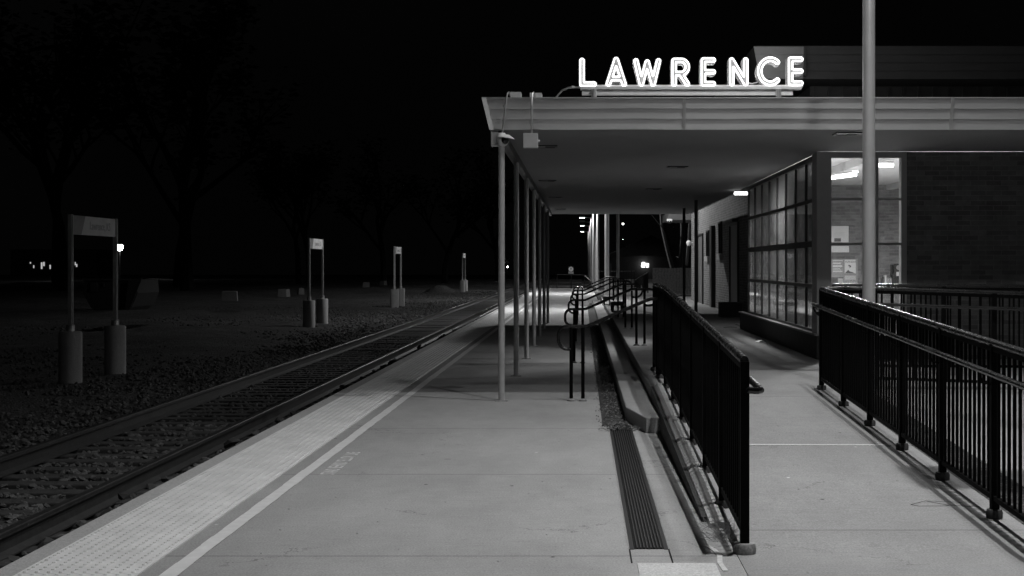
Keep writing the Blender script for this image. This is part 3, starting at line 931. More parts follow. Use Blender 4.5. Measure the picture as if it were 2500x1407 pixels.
for i in range(n + 1):
    a = math.pi * (i / n); 
    for (rr, dz, dx) in ((.05, .058, -.004), (.082, .028, .012)):
        vs.append((qx(1227) + dx - rr * math.cos(a) * (1.0 if math.cos(a) > 0 else 1.55), 16.56 - rr * math.sin(a) * 1.15, qz(343) + dz - (.020 if (rr > .06 and math.cos(a) < 0) else 0) * -math.cos(a)))
fs = [(2 * i, 2 * i + 1, 2 * i + 3, 2 * i + 2) for i in range(n)]
o = len(vs); vs += [(x, y, z + .006) for x, y, z in vs]
fs += [tuple(q + o for q in reversed(f)) for f in fs] + [tuple(2 * i for i in range(n + 1)), tuple(o + 2 * i for i in reversed(range(n + 1)))]
m.add(vs, fs, True); m.build('hood', 'white_paint', sc)
m = MB(); m.tube([(qx(1226), 16.6, qz(327)), (qx(1227), 16.58, qz(318)), (qx(1236), 16.6, qz(238)), (qx(1238.5), 16.62, qz(226)), (qx(1241), 16.68, qz(222)), (qx(1244), 16.78, qz(228)), (qx(1246), 16.9, qz(236))], .0095, 8)
m.tube([(qx(1231), 16.59, qz(262)), (qx(1232), 16.59, qz(254))], .0135, 8); m.build('conduit', 'galvanised', sc)
m = MB(); m.box(qx(1241), qx(1268), 17.0, 17.2, ZS + .30, uz(231)); m.build('roof_box', 'channel_paint', sc)
jb = thing('junction_box', 'square grey electrical junction box hanging from conduit below the fascia', 'junction box', (qx(1295), 16.62, qz(343)))
m = MB(); m.box(qx(1277), qx(1313), 16.56, 16.70, qz(361), qz(325)); m.build('box', 'pillar_metal', jb, bevel=.004)
m = MB(); m.tube([(qx(1313), 16.62, qz(344)), (qx(1318), 16.62, qz(344))], .018, 10); m.build('plug', 'pillar_metal', jb)
m = MB(); m.tube([(qx(1298), 16.6, qz(327)), (qx(1297.5), 16.58, qz(300)), (qx(1298), 16.6, qz(240)), (qx(1299.5), 16.63, qz(226)), (qx(1302), 16.7, qz(222)), (qx(1304), 16.8, qz(229)), (qx(1305), 16.95, qz(236))], .0095, 8)
m.tube([(qx(1297.5), 16.585, qz(262)), (qx(1297.6), 16.587, qz(254))], .0135, 8); m.build('conduit', 'galvanised', jb)
m = MB(); m.box(qx(1290), qx(1320), 17.0, 17.25, ZS + .30, uz(233)); m.build('roof_box', 'channel_paint', jb)

# ------------------------------------------------------------------ station building
bd = thing('station_building', 'low brick station with a glass waiting room under the canopy', 'building', (3.2, 20.1, ZU))
GX = 3.285
# low sill walls
m = MB(); m.box(3.2, GX + .12, 20.1, 29.9, ZU - .1, .60); m.box(GX + .12, 4.42, 20.1, 20.35, ZU - .1, .60); m.build('sill_wall', 'planter_dark', bd)
m = MB()
y = 20.1
while y < 29.8:
    m.box(3.17, GX - .02, y + .003, min(29.9, y + .40) - .003, .601, .628); y += .40
m.build('sill', 'step_concrete', bd)
m = MB(); m.box(3.2, 3.355, 20.09, 20.52, .62, ZS - .001); m.build('corner_pillar', 'pillar_metal', bd)
# side glazing: eight bays by four rows
ZR = [.635, 1.272, 1.863, 2.479, 3.075]
YB8 = [20.57 + 1.069 * k for k in range(9)]
m = MB()
for k, y in enumerate(YB8):
    w = .03 if k in (0, 8) else .014
    m.box(GX - .012, GX + .03, y - w, y + w, .629, ZS - .002)
for z in ZR:
    w = .045 if z in (ZR[2],) else (.026 if z != ZR[-1] else .035)
    m.box(GX - .02, GX + .036, 20.53, 29.15, z - w, z + w)
m.box(GX - .02, GX + .02, 20.53, 29.15, ZR[4] + .03, ZS - .001)
w_side = m.build('window', 'dark_frame', bd)
for k in range(8):
    for r_ in range(4):
        m = MB(); m.box(GX + .006, GX + .012, YB8[k] + .012, YB8[k + 1] - .012, ZR[r_] + .015, ZR[r_ + 1] - .015); m.build('pane', 'pane_glass', w_side)
# front window
YW = 20.12
m = MB(); m.box(3.355, 3.40, YW - .02, YW + .1, .6, ZS - .002); m.box(4.35, 4.425, YW - .03, YW + .12, .28, ZS - .003)
m.box(3.40, 4.35, YW - .02, YW + .1, 3.03, ZS - .004)
for z in (2.463, 1.855, 1.26): m.box(3.40, 4.35, YW + .0, YW + .07, z - .018, z + .018)
m.box(4.005, 4.045, YW - .005, YW + .075, .6, 3.03)
w_fr = m.build('window', 'pillar_metal', bd)
for xa, xb in ((3.40, 4.005), (4.045, 4.35)):
    for za, zb in ((.62, 1.242), (1.278, 1.837), (1.873, 2.445), (2.481, 3.03)):
        m = MB(); m.box(xa + .001, xb - .001, YW + .03, YW + .036, za, zb); m.build('pane', 'clear_pane', w_fr)
m = MB(); m.box(4.425, 13, YW + .0, YW + .25, -.3, ZS - .003); m.build('front_wall', 'brick_front', bd)
# inside of the waiting room
m = MB(); m.box(4.06, 9, 32.0, 32.2, .2, 3.5); m.build('inner_wall', 'brick_inside', bd)
m = MB(); m.box(GX + .02, 4.06, 29.2, 29.4, .2, 3.35); m.box(9, 9.2, 20.4, 32, .2, 3.35); m.build('inner_partition', 'pillar_metal', bd)
m = MB(); m.box(GX + .02, 9, 20.2, 32, 3.30, 3.33); m.build('inner_ceiling', 'ceiling_white', bd)
m = MB(); m.box(GX + .02, 9, 20.37, 32, .2, .3); m.build('inner_floor', 'inside_floor', bd)
m = MB(); m.box(4.42, 4.62, 20.4, 32, 3.16, 3.298); m.box(6.6, 6.75, 20.4, 32, 3.2, 3.298); m.build('ceiling_beam', 'white_paint', bd)
# brick wing beyond the glass room
DX = 4.0
wing = MB(); wing.box(DX, 9, 32.25, 54, ZU - .2, 3.5); wing.box(DX, 4.06, 29.42, 32.249, ZU - .2, 3.5)
# openings are modelled as recess frames set into the wall face
wing.build('wing_wall', 'brick_side', bd)
def recess(ya, yb, za, zb, mat, name='door', frame='dark_frame', lip=.05):
    m = MB(); x0, x1 = DX - lip, DX - .001
    m.box(x0, x1, ya - .06, ya, za, zb + .06); m.box(x0, x1, yb, yb + .06, za, zb + .06); m.box(x0, x1, ya, yb, zb, zb + .06)
    d = m.build(name, frame, bd)
    m = MB(); m.box(DX - .012, DX - .002, ya, yb, za, zb); m.build('panel' if name == 'door' else 'pane', mat, d)
    return d
recess(48.6, 50.6, ZU, 2.55, 'door_paint')
d = recess(37.6, 39.6, ZU, 2.6, 'door_light')
m = MB(); m.box(3.8, DX - .06, 37.3, 39.9, 2.66, 2.74); m.build('door_hood', 'dark_frame', bd)
recess(46.3, 47.0, 1.85, 2.6, 'lens_black', 'window')
recess(42.1, 42.7, 1.9, 2.75, 'lens_black', 'window')
m = MB(); m.box(DX - .09, DX - .0, 46.1, 47.2, 1.68, 1.84); m.box(DX - .09, DX, 41.9, 42.9, 1.72, 1.88); m.build('window_sill', 'curb_concrete', bd)
m = MB(); m.box(DX - .12, DX - .001, 44.3, 44.9, ZU + .02, 2.75); m.build('downpipe', 'dark_frame', bd)
m = MB(); m.box(3.17, 9, 54.01, 58, 3.22, 3.5); m.build('eave', 'upper_fascia_metal', bd)
m = MB(); m.box(3.9, 9.3, 29.4, 54, 3.502, 3.6); m.build('wing_roof', 'roof_membrane', bd)
# raised clerestory
m = MB(); mc = MB(); UY, UB, UH = 19.0, 3.966, .405
for k in range(4):
    za, zb = UB + UH * k / 4, UB + UH * (k + 1) / 4
    ya, yb = UY - .08 * k / 4, UY - .08 * (k + 1) / 4
    xa, xb = 2.29 - .09 * k / 4, 2.29 - .09 * (k + 1) / 4
    m.add([(2.85, ya - .008, za), (14, ya - .008, za), (14, yb, zb), (2.85, yb, zb)], [(0, 1, 2, 3)])
    mc.add([(xa, ya - .012, za), (2.85, ya - .012, za), (2.85, yb - .004, zb), (xb, yb - .004, zb)], [(0, 1, 2, 3)])
    m.add([(xa, ya - .008, za), (xb, yb, zb), (xb, 34, zb), (xa, 34, za)], [(0, 1, 2, 3)])
m.build('upper_fascia', 'upper_fascia_dull', bd); mc.build('corner_panel', 'upper_fascia_metal', bd)
m = MB(); m.box(2.845, 2.87, UY - .1, UY + .1, UB + .03, UB + UH); m.box(2.21, 14, UY - .07, 34, UB + UH - .004, UB + UH + .01); m.box(2.3, 14, UY + .02, 34, UB, UB + .03); m.build('upper_roof', 'upper_fascia_dull', bd)
m = MB(); m.box(3.06, 14, 19.8, 33.9, ZS + .25, UB + .004)
x = 3.1
while x < 13.9:
    m.box(x, x + .03, 19.775, 19.81, ZS + .25, UB + .002); x += .2
m.build('siding', 'siding_metal', bd)

# lamps of the waiting room
def tube_fixture(loc, L, ang, lab, name='fluorescent_lamp', drop=.16, strength='tube_light', power=0):
    r = thing(name, lab, 'lamp', loc, 'lit fluorescent lamps of the station')
    c, s = math.cos(R(ang)), math.sin(R(ang)); x, y, z = loc
    m = MB(); m.tube([(x - c * L / 2, y - s * L / 2, z), (x + c * L / 2, y + s * L / 2, z)], .028, 10); m.build('tube', strength, r)
    m = MB(); m.bar((x - c * L / 2, y - s * L / 2, z + .05), (x + c * L / 2, y + s * L / 2, z + .05), .1, .03); m.build('housing', 'white_paint', r)
    if power: area_light('lamp_light', (x, y, z - .04), power, .3, r, 175)
    if drop:
        m = MB(); m.tube([(x, y, z + .06), (x, y, z + .06 + drop)], .01, 6); m.build('stem', 'white_paint', r)
tube_fixture((4.40, 24.8, 3.06), .9, -75, 'lit fluorescent lamp inside the waiting room, left of the tall pole', power=480)
tube_fixture((4.98, 24.3, 3.21), .3, 0, 'short lit lamp inside the waiting room, right of the tall pole', drop=.04, power=480)
tube_fixture((3.3, 30.6, 3.05), .28, 0, 'small bright lamp under the soffit at the far end of the glass room', 'soffit_lamp', drop=.02, power=8)

# things on the inner brick wall
PW = 32.0 / FPX
def wx(px): return (px - VX) * PW
def wz(py): return H_EYE + (VY - py) * PW
YI = 31.99
def flat(name, lab, cat, xa, xb, ya, yb, mat='paper_white', d=.012, y=YI, group=None):
    m = MB(); m.box(wx(xa), wx(xb), y - d, y - .001, wz(yb), wz(ya))
    return tag(m.build(name, mat, origin=(wx(xa), y, wz(yb))), lab, cat, group)
t = thing('poster', 'large white poster with a small dark picture behind the station window', 'poster', (wx(2050), YI, wz(590)))
m = MB(); m.box(wx(2026), wx(2071.5), YI - .012, YI - .001, wz(592), wz(552)); m.build('sheet', 'paper_white', t)
m = MB(); m.box(wx(2036.5), wx(2052.5), YI - .015, YI - .0125, wz(590.5), wz(582)); m.build('picture', 'print_dark', t)
m = MB()
for k in range(5): m.box(wx(2034), wx(2062 - 4 * (k % 2)), YI - .0135, YI - .0125, wz(568.6 + 2.6 * k), wz(568 + 2.6 * k))
m.build('writing', 'print_light', t)
flat('notice', 'blank white notice on the brick wall below the large poster', 'notice', 2026, 2072.5, 601, 616.5)
rk = thing('brochure_rack', 'metal wall rack of travel brochures behind the station window', 'brochure rack', (wx(2060), YI, wz(700)))
m = MB(); m.box(wx(2026), wx(2093), YI - .02, YI - .002, wz(704), wz(633)); m.build('back_panel', 'rack_metal', rk)
m = MB()
for px in (2026, 2058.8, 2090.5): m.box(wx(px), wx(px + 1.8), YI - .06, YI - .02, wz(704), wz(632))
m.build('divider', 'rack_metal', rk)
m = MB()
for py in (668.5, 700): m.box(wx(2028), wx(2090.5), YI - .07, YI - .055, wz(py + 2.5), wz(py))
m.build('ledge', 'rack_metal', rk)
def brochure(lab, xa, xb, ya, yb, mat): return thing('brochure', lab, 'brochure', (wx((xa + xb) / 2), YI - .03, wz(yb)), 'travel brochures in the wall rack'), mat
b, mt = brochure('brochure headed KANSAS with a dark bird above a hill', 2061.5, 2088.5, 634.5, 667.5, 0)
m = MB(); m.box(wx(2061.5), wx(2088.5), YI - .03, YI - .024, wz(667.8), wz(634.5)); m.build('cover', 'paper_white', b)
text_obj('title', 'KANSAS', .062, 'ink_dark', frame_matrix((wx(2063), YI - .0325, wz(641.8)), (1, 0, 0), (0, 0, 1)), b, 1.05)
m = MB(); m.prism([(2071, 646.5), (2076, 648.5), (2077.5, 651), (2073, 655), (2073.5, 651.5), (2070, 649)], -.0325, -.0305, lambda a, c, e: (wx(a), YI + e, wz(c)))
m.prism([(2062, 667.5), (2066, 663), (2070, 659), (2074, 663), (2080, 664.5), (2086, 667.5)], -.0325, -.0305, lambda a, c, e: (wx(a), YI + e, wz(c)))
m.build('drawing', 'print_dark', b)
b, mt = brochure('brochure covered in lines of print in the upper left of the rack', 2033, 2058, 635, 667, 0)
m = MB(); m.box(wx(2028), wx(2058), YI - .03, YI - .024, wz(667.8), wz(634.5)); m.build('cover', 'print_grey', b)
m = MB()
for k, (a, w) in enumerate(((635.5, 2.), (641.5, 3.5), (648, 4.2), (655, 1.4), (658.5, 1.6), (662, 2.2))): m.box(wx(2032.5), wx(2057 - (k * 5) % 8), YI - .0325, YI - .0305, wz(a + w), wz(a))
m.build('print_band', 'paper_white', b)
b, mt = brochure('brochure with a pale mottled picture in the lower right of the rack', 2061.5, 2088.5, 673, 699, 0)
m = MB(); m.box(wx(2061.5), wx(2088.5), YI - .03, YI - .024, wz(699.5), wz(673)); m.build('cover', 'print_light', b)
m = MB(); m.box(wx(2062), wx(2088), YI - .032, YI - .0305, wz(699), wz(683)); m.build('picture', 'print_grey', b)
b, mt = brochure('brochure with dark figures in the lower left of the rack', 2033, 2058, 677, 699, 0)
m = MB(); m.box(wx(2028), wx(2058), YI - .03, YI - .024, wz(699.5), wz(677)); m.build('cover', 'print_dark', b)
m = MB(); m.box(wx(2045), wx(2057.5), YI - .032, YI - .0305, wz(691), wz(680)); m.build('picture', 'print_light', b)
# shelf, books, old wall telephone
sh = MB(); sh.box(wx(2100), 8.4, YI - .32, YI - .002, wz(700) - .05, wz(697)); tag(sh.build('shelf', 'white_paint', origin=(wx(2150), YI, wz(700))), 'pale shelf on the brick wall carrying the books', 'shelf')
for k, (xa, xb, yt, mat, lab) in enumerate(((2150, 2154.5, 677, 'print_dark', 'dark book at the left end of the row on the station shelf'), (2155, 2159, 672.5, 'paper_white', 'tall white book in the row on the station shelf'),
                                           (2160, 2165, 678, 'print_grey', 'grey book leaning next to the tall white book'), (2166, 2172, 680, 'print_grey', 'thick grey book on the shelf nearest the telephone'))):
    m = MB(); m.box(wx(xa), wx(xb), YI - .22, YI - .04, wz(697) + .001, wz(yt))
    tag(m.build('book', mat, origin=(wx(xa), YI, wz(697)), bevel=.003), lab, 'book', 'books on the station shelf')
ph = thing('telephone', 'old black wall telephone with a round dial behind the station window', 'telephone', (wx(2187), YI, wz(697)))
m = MB(); m.prism([(2175, 697), (2199, 697), (2199, 655), (2194, 646), (2188, 644), (2182, 646), (2178, 652), (2179, 662), (2176, 672)], -.14, -.004, lambda a, c, e: (wx(a), YI + e, wz(c))); m.build('case', 'dark_steel', ph, bevel=.01)
m = MB(); c = Vector((wx(2190), YI - .145, wz(653.5)))
m.tube([c, c + Vector((0, -.012, 0))], .05, 20); m.build('dial', 'rack_metal', ph)
m = MB(); m.box(wx(2184.5), wx(2196), YI - .146, YI - .141, wz(674), wz(664)); m.build('card', 'paper_white', ph)
m = MB(); m.tube([(wx(2175), YI - .08, wz(647)), (wx(2173.5), YI - .11, wz(660)), (wx(2174.5), YI - .08, wz(676))], [.03, .018, .03], 10); m.build('handset', 'dark_steel', ph)

# planter and bench
m = MB(); m.box(3.42, 3.95, 36.3, 36.38, ZU, .64); m.box(3.42, 3.95, 36.9, 37.0, ZU, .64); m.box(3.42, 3.5, 36.38, 36.9, ZU, .64); m.box(3.87, 3.95, 36.38, 36.9, ZU, .64); m.box(3.5, 3.87, 36.38, 36.9, ZU, .6)
tag(m.build('planter', 'planter_dark', origin=(3.7, 36.5, ZU)), 'dark square planter box beside the station door under the canopy', 'planter')
def bench(loc, lab):
    x, y, z = loc
    r = thing('bench', lab, 'bench', loc, 'benches on the upper walk')
    m = MB(); m.box(x - .19, x + .19, y, y + 1.5, z + .17, z + .29); m.build('seat', 'dark_steel', r, bevel=.04)
    for dy in (.12, 1.38):
        for dx in (-.14, .14):
            m = MB(); m.box(x + dx - .02, x + dx + .02, y + dy - .03, y + dy + .03, z, z + .17); m.build('leg', 'black_metal', r)
bench((.97, 40.4, ZU), 'dark bench on the upper walk behind the round far column')
bench((.86, 47.2, ZU), 'dark bench on the upper walk beyond the canopy end')

# ------------------------------------------------------------------ lamp posts
def lamp_post(x, y, z0, h, r0, arm, lab, power, group, head=True, lens='lamp_lens', spread=165, cone=168):
    root = thing('lamp_post', lab, 'lamp post', (x, y, z0), group)
    m = MB(); m.tube([(x, y, z0), (x, y, z0 + h)], [r0, r0 * .92], 20); m.build('pole', 'pole_paint', root)
    m = MB(); m.lathe([(r0 * 1.9, 0), (r0 * 1.9, .03), (r0 * 1.2, .04), (r0 * 1.12, .09)], (x, y, z0), 18); m.build('base_plate', 'galvanised', root)
    ax, ay = x + arm[0], y + arm[1]
    m = MB(); m.tube([(x, y, z0 + h - .12), (ax, ay, z0 + h - .02)], .03, 8); m.build('arm', 'galvanised', root)
    m = MB(); m.box(ax - .27, ax + .27, ay - .2, ay + .2, z0 + h - .09, z0 + h + .07); hd = m.build('lamp_head', 'galvanised', root, bevel=.02)
    m = MB(); m.box(ax - .22, ax + .22, ay - .15, ay + .15, z0 + h - .105, z0 + h - .091); m.build('lens', lens, hd)
    if spread > 0: area_light('lamp_light', (ax, ay, z0 + h - .13), power, .12, root, spread)
    elif spread >= 0:
        la = bpy.data.lights.new('lamp_light', 'SPOT'); la.energy = power; la.spot_size = R(cone); la.spot_blend = .15; la.shadow_soft_size = .13
        lo = bpy.data.objects.new('lamp_light', la); COL.objects.link(lo); lo.parent = root
        lo.location = Vector((ax, ay, z0 + h - .13)) - Vector(ORIG[root.name])
    return root
lamp_post(2.82, 14.5, zr(14.5) - .1, 6.9, .064, (-.5, .7), 'tall galvanised lamp post rising beside the ramp in front of the window', 95, None, spread=140)
lamp_post(3.9, 9.4, 0, 7.4, .064, (-.75, -.2), 'galvanised lamp post on the pavement to the right of the photo', 470, None, spread=0, cone=134)
lamp_post(4.6, 7.0, 0, 14., .08, (-1.2, 1.2), 'very tall lamp mast on the pavement to the right of the photo', 340, None, spread=90)
GL = 'lamp posts along the far platform'
far = ['closest lamp post of the far platform row', 'second lamp post of the far platform row', 'third lamp post of the far platform row', 'fourth lamp post of the far platform row',
       'lamp post with the brightest visible lamp in the far row', 'last lamp post at the end of the far row', 'unlit lamp post between the second and third of the far row', 'unlit lamp post between the third and the brightest of the far row', 'unlit lamp post just beyond the brightest lamp of the far row']
for k, (y, pw) in enumerate(((51., 2300), (80., 3400), (109., 2500), (138., 700), (167., 400), (196, 200), (95., 1), (123, 1), (152, 1))):
    lamp_post(.86, y, ZU if y < 60 else .12, 5.95, .08, (-.85, 0), far[k], pw, GL, lens='far_lamp' if k == 3 else ('lamp_lens' if k < 6 else 'lens_white'), spread=0 if k < 6 else -1)

# ------------------------------------------------------------------ name signs across the track
XSN = -8.5
def name_sign(y0, y1, lab):
    r = thing('station_sign', lab, 'station sign', (XSN, y0, ZG), 'station name signs beyond the track')
    for y in (y0, y1):
        m = MB(); m.lathe([(.19, -.1), (.19, .86), (.17, .885), (.05, .89)], (XSN, y, ZG), 28); m.build('pedestal', 'pedestal_concrete', r)
        m = MB(); m.box(XSN - .03, XSN + .03, y - .045, y + .045, ZG + .88, ZG + 2.83); m.box(XSN + .03, XSN + .045, y - .012, y + .012, ZG + .88, ZG + 2.82); po = m.build('post', 'post_paint', r)
        m = MB(); m.lathe([(.07, 0), (.07, .1), (.05, .11)], (XSN, y, ZG + .89), 16); m.build('socket', 'galvanised', po)
    a, b = y0 + .05, y1 - .05; z0, z1 = ZG + 2.5, ZG + 2.82
    m = MB(); m.box(XSN - .02, XSN + .02, a, b, z0, z1); pn = m.build('panel', 'sign_white', r)
    m = MB(); m.prism([(a, z0), (a + .42, z0), (a + .62, z1), (a, z1)], XSN + .0215, XSN + .0235, lambda p, q, c: (c, p, q)); m.build('grey_field', 'sign_grey', pn)
    text_obj('lettering', 'Lawrence, KS', .2, 'sign_ink', frame_matrix((XSN + .022, a + .85, z0 + .1), (0, 1, 0), (0, 0, 1)), pn, 1.)
    return r
sn = name_sign(24.5, 26.85, 'large station name sign on two concrete pedestals, closest of four')
for y, lab in ((45.9, 'second station name sign from the left, with a bright white panel'), (66.8, 'third station name sign from the left, on concrete pedestals'), (104.8, 'smallest station name sign, beside the gravel mound')):
    c = copy_tree(sn); c.location.y = y; c['label'] = lab

# ------------------------------------------------------------------ blocks, mound, skip
def block(x, y, w, d, h, rz, lab):
    m = MB(); m.hexa([(x - w / 2, y - d / 2, ZG), (x + w / 2, y - d / 2, ZG), (x + w / 2, y + d / 2, ZG), (x - w / 2, y + d / 2, ZG),
                      (x - w / 2 + .04, y - d / 2 + .03, ZG + h), (x + w / 2 - .04, y - d / 2 + .03, ZG + h), (x + w / 2 - .04, y + d / 2 - .03, ZG + h), (x - w / 2 + .04, y + d / 2 - .03, ZG + h)])
    o = m.build('concrete_block', 'block_concrete', origin=(x, y, ZG), bevel=.03); o.rotation_euler = (0, 0, rz)
    return tag(o, lab, 'concrete block', 'concrete blocks on the far gravel')
block(-18.4, 77., .85, .9, .62, .2, 'concrete block on the far gravel left of the second sign, alone')
block(-18.4, 91., .6, .8, .5, -.1, 'larger block of the pair on the far gravel just left of the second sign')
block(-18.2, 95.4, .4, .8, .5, .3, 'small concrete block beside the second sign, the smaller of a pair')
block(-18.6, 127., .6, .8, .5, .1, 'dim concrete block far off between the second and third signs')
block(-18.6, 138., .5, .8, .5, -.2, 'farthest concrete block, just left of the third sign')
m = MB(); m.box(-.08, .28, 56.5, 58.6, 0, .17)
tag(m.build('concrete_block', 'step_concrete', origin=(.1, 57.5, 0), bevel=.02), 'low concrete block on the platform at the far end of the steps', 'concrete block')
m = MB(); vs = []; fs = []; nr, na = 12, 30
for i in range(nr + 1):
    for k in range(na):
        a = 2 * math.pi * k / na; q = i / nr
        hh = .62 * (math.cos(q * math.pi) * .5 + .5) * (1 + .15 * mnoise.noise((math.cos(a) * 2, math.sin(a) * 2, 3)))
        x, y = -9.9 + 1.75 * q * math.cos(a), 103 + 3. * q * math.sin(a)
        vs.append((x, y, ZG - .06 + hh + .05 * mnoise.noise((x * 4, y * 4, 0))))
for i in range(nr):
    for k in range(na): fs.append((i * na + k, i * na + (k + 1) % na, (i + 1) * na + (k + 1) % na, (i + 1) * na + k))
m.add(vs, fs, True); tag(m.build('gravel_mound', 'gravel_field', origin=(-9.9, 103, ZG)), 'low heap of gravel by the smallest station sign', 'gravel heap')
sk = thing('waste_skip', 'dark steel waste skip with a pale sloping end, in the shadows behind the closest sign', 'skip', (-18.6, 59, ZG))
def skx(px): return (px - VX) * 58.5 / FPX
def skz(py): return H_EYE + (VY - py) * 58.5 / FPX
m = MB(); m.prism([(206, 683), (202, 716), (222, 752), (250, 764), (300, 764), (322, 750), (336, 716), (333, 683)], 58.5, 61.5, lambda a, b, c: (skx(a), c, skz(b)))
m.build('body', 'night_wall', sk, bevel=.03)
m = MB(); m.hexa([(skx(306), 58.4, skz(762)), (skx(318), 58.4, skz(756)), (skx(318), 58.45, skz(756)), (skx(306), 58.45, skz(762)),
                  (skx(316), 58.35, skz(686)), (skx(350), 58.35, skz(678)), (skx(350), 58.42, skz(678)), (skx(316), 58.42, skz(686))]); m.build('end_panel', 'night_wall', sk)
m = MB(); m.box(skx(222), skx(238), 58.44, 58.49, skz(712), skz(690)); m.box(skx(252), skx(256), 58.44, 58.49, skz(700), skz(690)); m.build('placard', 'skip_panel', sk)
m = MB(); m.box(skx(203), skx(336), 58.42, 58.5, skz(685), skz(681)); m.build('rim', 'dark_steel', sk)

# ------------------------------------------------------------------ trees
def make_tree(seed, h, leafy):
    q = random.Random(seed)
    root = thing('tree', 'dark tree standing beyond the track in the night', 'tree', (0, 0, 0), 'dark trees beyond the track')
    tr = MB(); tips = []
    def grow(p, d, L, r_, lev):
        pts = [p]; k = 4
        for i in range(k):
            d = (d + Vector((q.uniform(-.16, .16), q.uniform(-.16, .16), q.uniform(-.02, .1)))).normalized()
            pts.append(pts[-1] + d * L / k)
        tr.tube(pts, [r_ * (1 - .45 * i / k) for i in range(k + 1)], 6, caps=False)
        if lev == 0:
            tips.append((pts[-1], L)); tips.append((pts[2], L)); return
        for j in range(q.randint(3, 4)):
            i = q.randint(2, 4)
            a = q.uniform(0, 6.28); sp_ = q.uniform(.5, .95)
            nd = (d + Vector((math.cos(a) * sp_, math.sin(a) * sp_, q.uniform(-.05, .35)))).normalized()
            grow(pts[i], nd, L * q.uniform(.55, .75), r_ * .52, lev - 1)
    grow(Vector((0, 0, 0)), Vector((0, 0, 1)), h * .42, h * .022, 3)
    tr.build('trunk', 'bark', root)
    cr = MB()
    for p, L in tips:
        for _ in range(leafy):
            c = p + Vector((q.gauss(0, .45), q.gauss(0, .45), q.gauss(0, .4))) * max(.5, L * .6)
            s = q.uniform(.08, .2) * h / 9
            Mx = Matrix.Translation(c) @ Matrix.Rotation(q.uniform(0, 6.28), 4, 'Z') @ Matrix.Rotation(q.uniform(-1.3, 1.3), 4, 'X')
            cr.add([Mx @ Vector(v) for v in ((-s, 0, 0), (0, -s * .5, 0), (s, 0, 0), (0, s * .5, 0))], [(0, 1, 2, 3)])
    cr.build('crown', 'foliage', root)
    return root
protos = [make_tree(3, 11, 14), make_tree(9, 13, 10)]
spots = [(-42, 118), (-35, 128), (-30, 112), (-48, 105), (-24, 130), (-19, 141), (-55, 125), (-14, 150), (-38, 108), (-62, 112), (-28, 146), (-10, 175), (16, 150), (24, 140), (34, 150)]
used = [0, 0]
for i, (x, y) in enumerate(spots):
    k = i % 2
    o = protos[k] if used[k] == 0 else copy_tree(protos[k])
    used[k] = 1
    o.location = (x, y, ZG); o.rotation_euler = (0, 0, rnd.uniform(0, 6.28)); s = rnd.uniform(.9, 1.2) * (1.9 if x < -28 else 1.3); o.scale = (s, s, s)
    if x > 0: o['label'] = 'dark tree standing behind the houses past the station'; o['group'] = 'dark trees past the station'
# forked tree beyond the wing
ft = thing('tree', 'bare forked tree with a leaning trunk by the wooden fence', 'tree', (5.1, 78, .1))
m = MB()
m.tube([(5.1, 78, .1), (5.0, 78, 1.0), (4.6, 78.2, 2.4), (4.3, 78.3, 3.6), (4.1, 78.6, 6.)], [.26, .24, .19, .14, .08], 8)
m.tube([(5.15, 78, .1), (5.25, 78, 1.2), (5.35, 77.8, 3.2), (5.3, 77.5, 6.5)], [.24, .22, .17, .1], 8)
m.tube([(5.2, 78.1, .1), (5.6, 78.2, 1.4), (5.75, 78.4, 3.), (5.9, 78.4, 6.5)], [.2, .18, .14, .08], 8)
for a in range(14):
    b0 = Vector((4.3 + rnd.random() * 1.4, 78.2, rnd.uniform(2.6, 6))); d = Vector((rnd.uniform(-.6, .6), rnd.uniform(-.5, .5), rnd.uniform(.5, 1)))
    m.tube([b0, b0 + d * .7, b0 + d * 1.5 + Vector((rnd.uniform(-.3, .3), 0, .2))], [.045, .03, .012], 5)
m.build('trunk', 'trunk_dark', ft)

# ------------------------------------------------------------------ far things
wf = thing('wooden_fence', 'pale wooden board fence beyond the station wing', 'fence', (4.5, 71, .12))
m = MB(); x = 3.4
while x < 9.5:
    m.box(x, x + .135, 71, 71.02, .14, 1.42 + rnd.uniform(-.012, .012)); x += .145
m.build('boards', 'fence_wood', wf)
m = MB(); m.box(3.4, 9.5, 71.021, 71.06, .4, .49); m.box(3.4, 9.5, 71.021, 71.06, 1.1, 1.19); m.build('rail', 'fence_wood', wf)
def far_post(lab, x, y, z, r_, mat, name='street_lamp', cat='street lamp', group=None, zb=None):
    zb = ZG if zb is None else zb
    t = thing(name, lab, cat, (x, y, zb), group)
    m = MB(); m.tube([(x, y + .12, zb), (x, y + .12, z + .12)], [.09, .06], 8); m.build('pole', 'dark_steel', t)
    m = MB(); m.ball((x, y, z), r_, r_, r_); m.build('lamp', mat, t)
    m = MB(); m.lathe([(r_ * 1.5, 0), (r_ * .8, r_ * .7), (.04, r_)], (x, y, z + r_ * .75), 12); m.build('shade', 'dark_steel', t)
def fx(px, y): return (px - VX) * y / FPX
def fzz(py, y): return H_EYE + (VY - py) * y / FPX
far_post('bright distant street lamp seen beside the closest station sign', fx(292, 200), 200, fzz(604, 200), .46, 'far_lamp')
far_post('small distant street light high above the stair handrails', fx(1521, 240), 240, fzz(547, 240), .14, 'far_star')
far_post('faint distant street light below the higher one', fx(1521, 262), 262, fzz(585, 262), .10, 'far_star')
hs = thing('house', 'small dark house with a lit porch lamp past the station', 'house', (fx(1580, 150), 151, .0))
hx = fx(1580, 150)
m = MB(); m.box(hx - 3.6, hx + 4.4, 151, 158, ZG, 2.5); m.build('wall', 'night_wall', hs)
m = MB(); m.prism([(hx - 4.2, 2.5), (hx + 5., 2.5), (hx + .4, 4.6)], 150.5, 158.5, lambda a, b, c: (a, c, b)); m.build('roof', 'night_wall', hs)
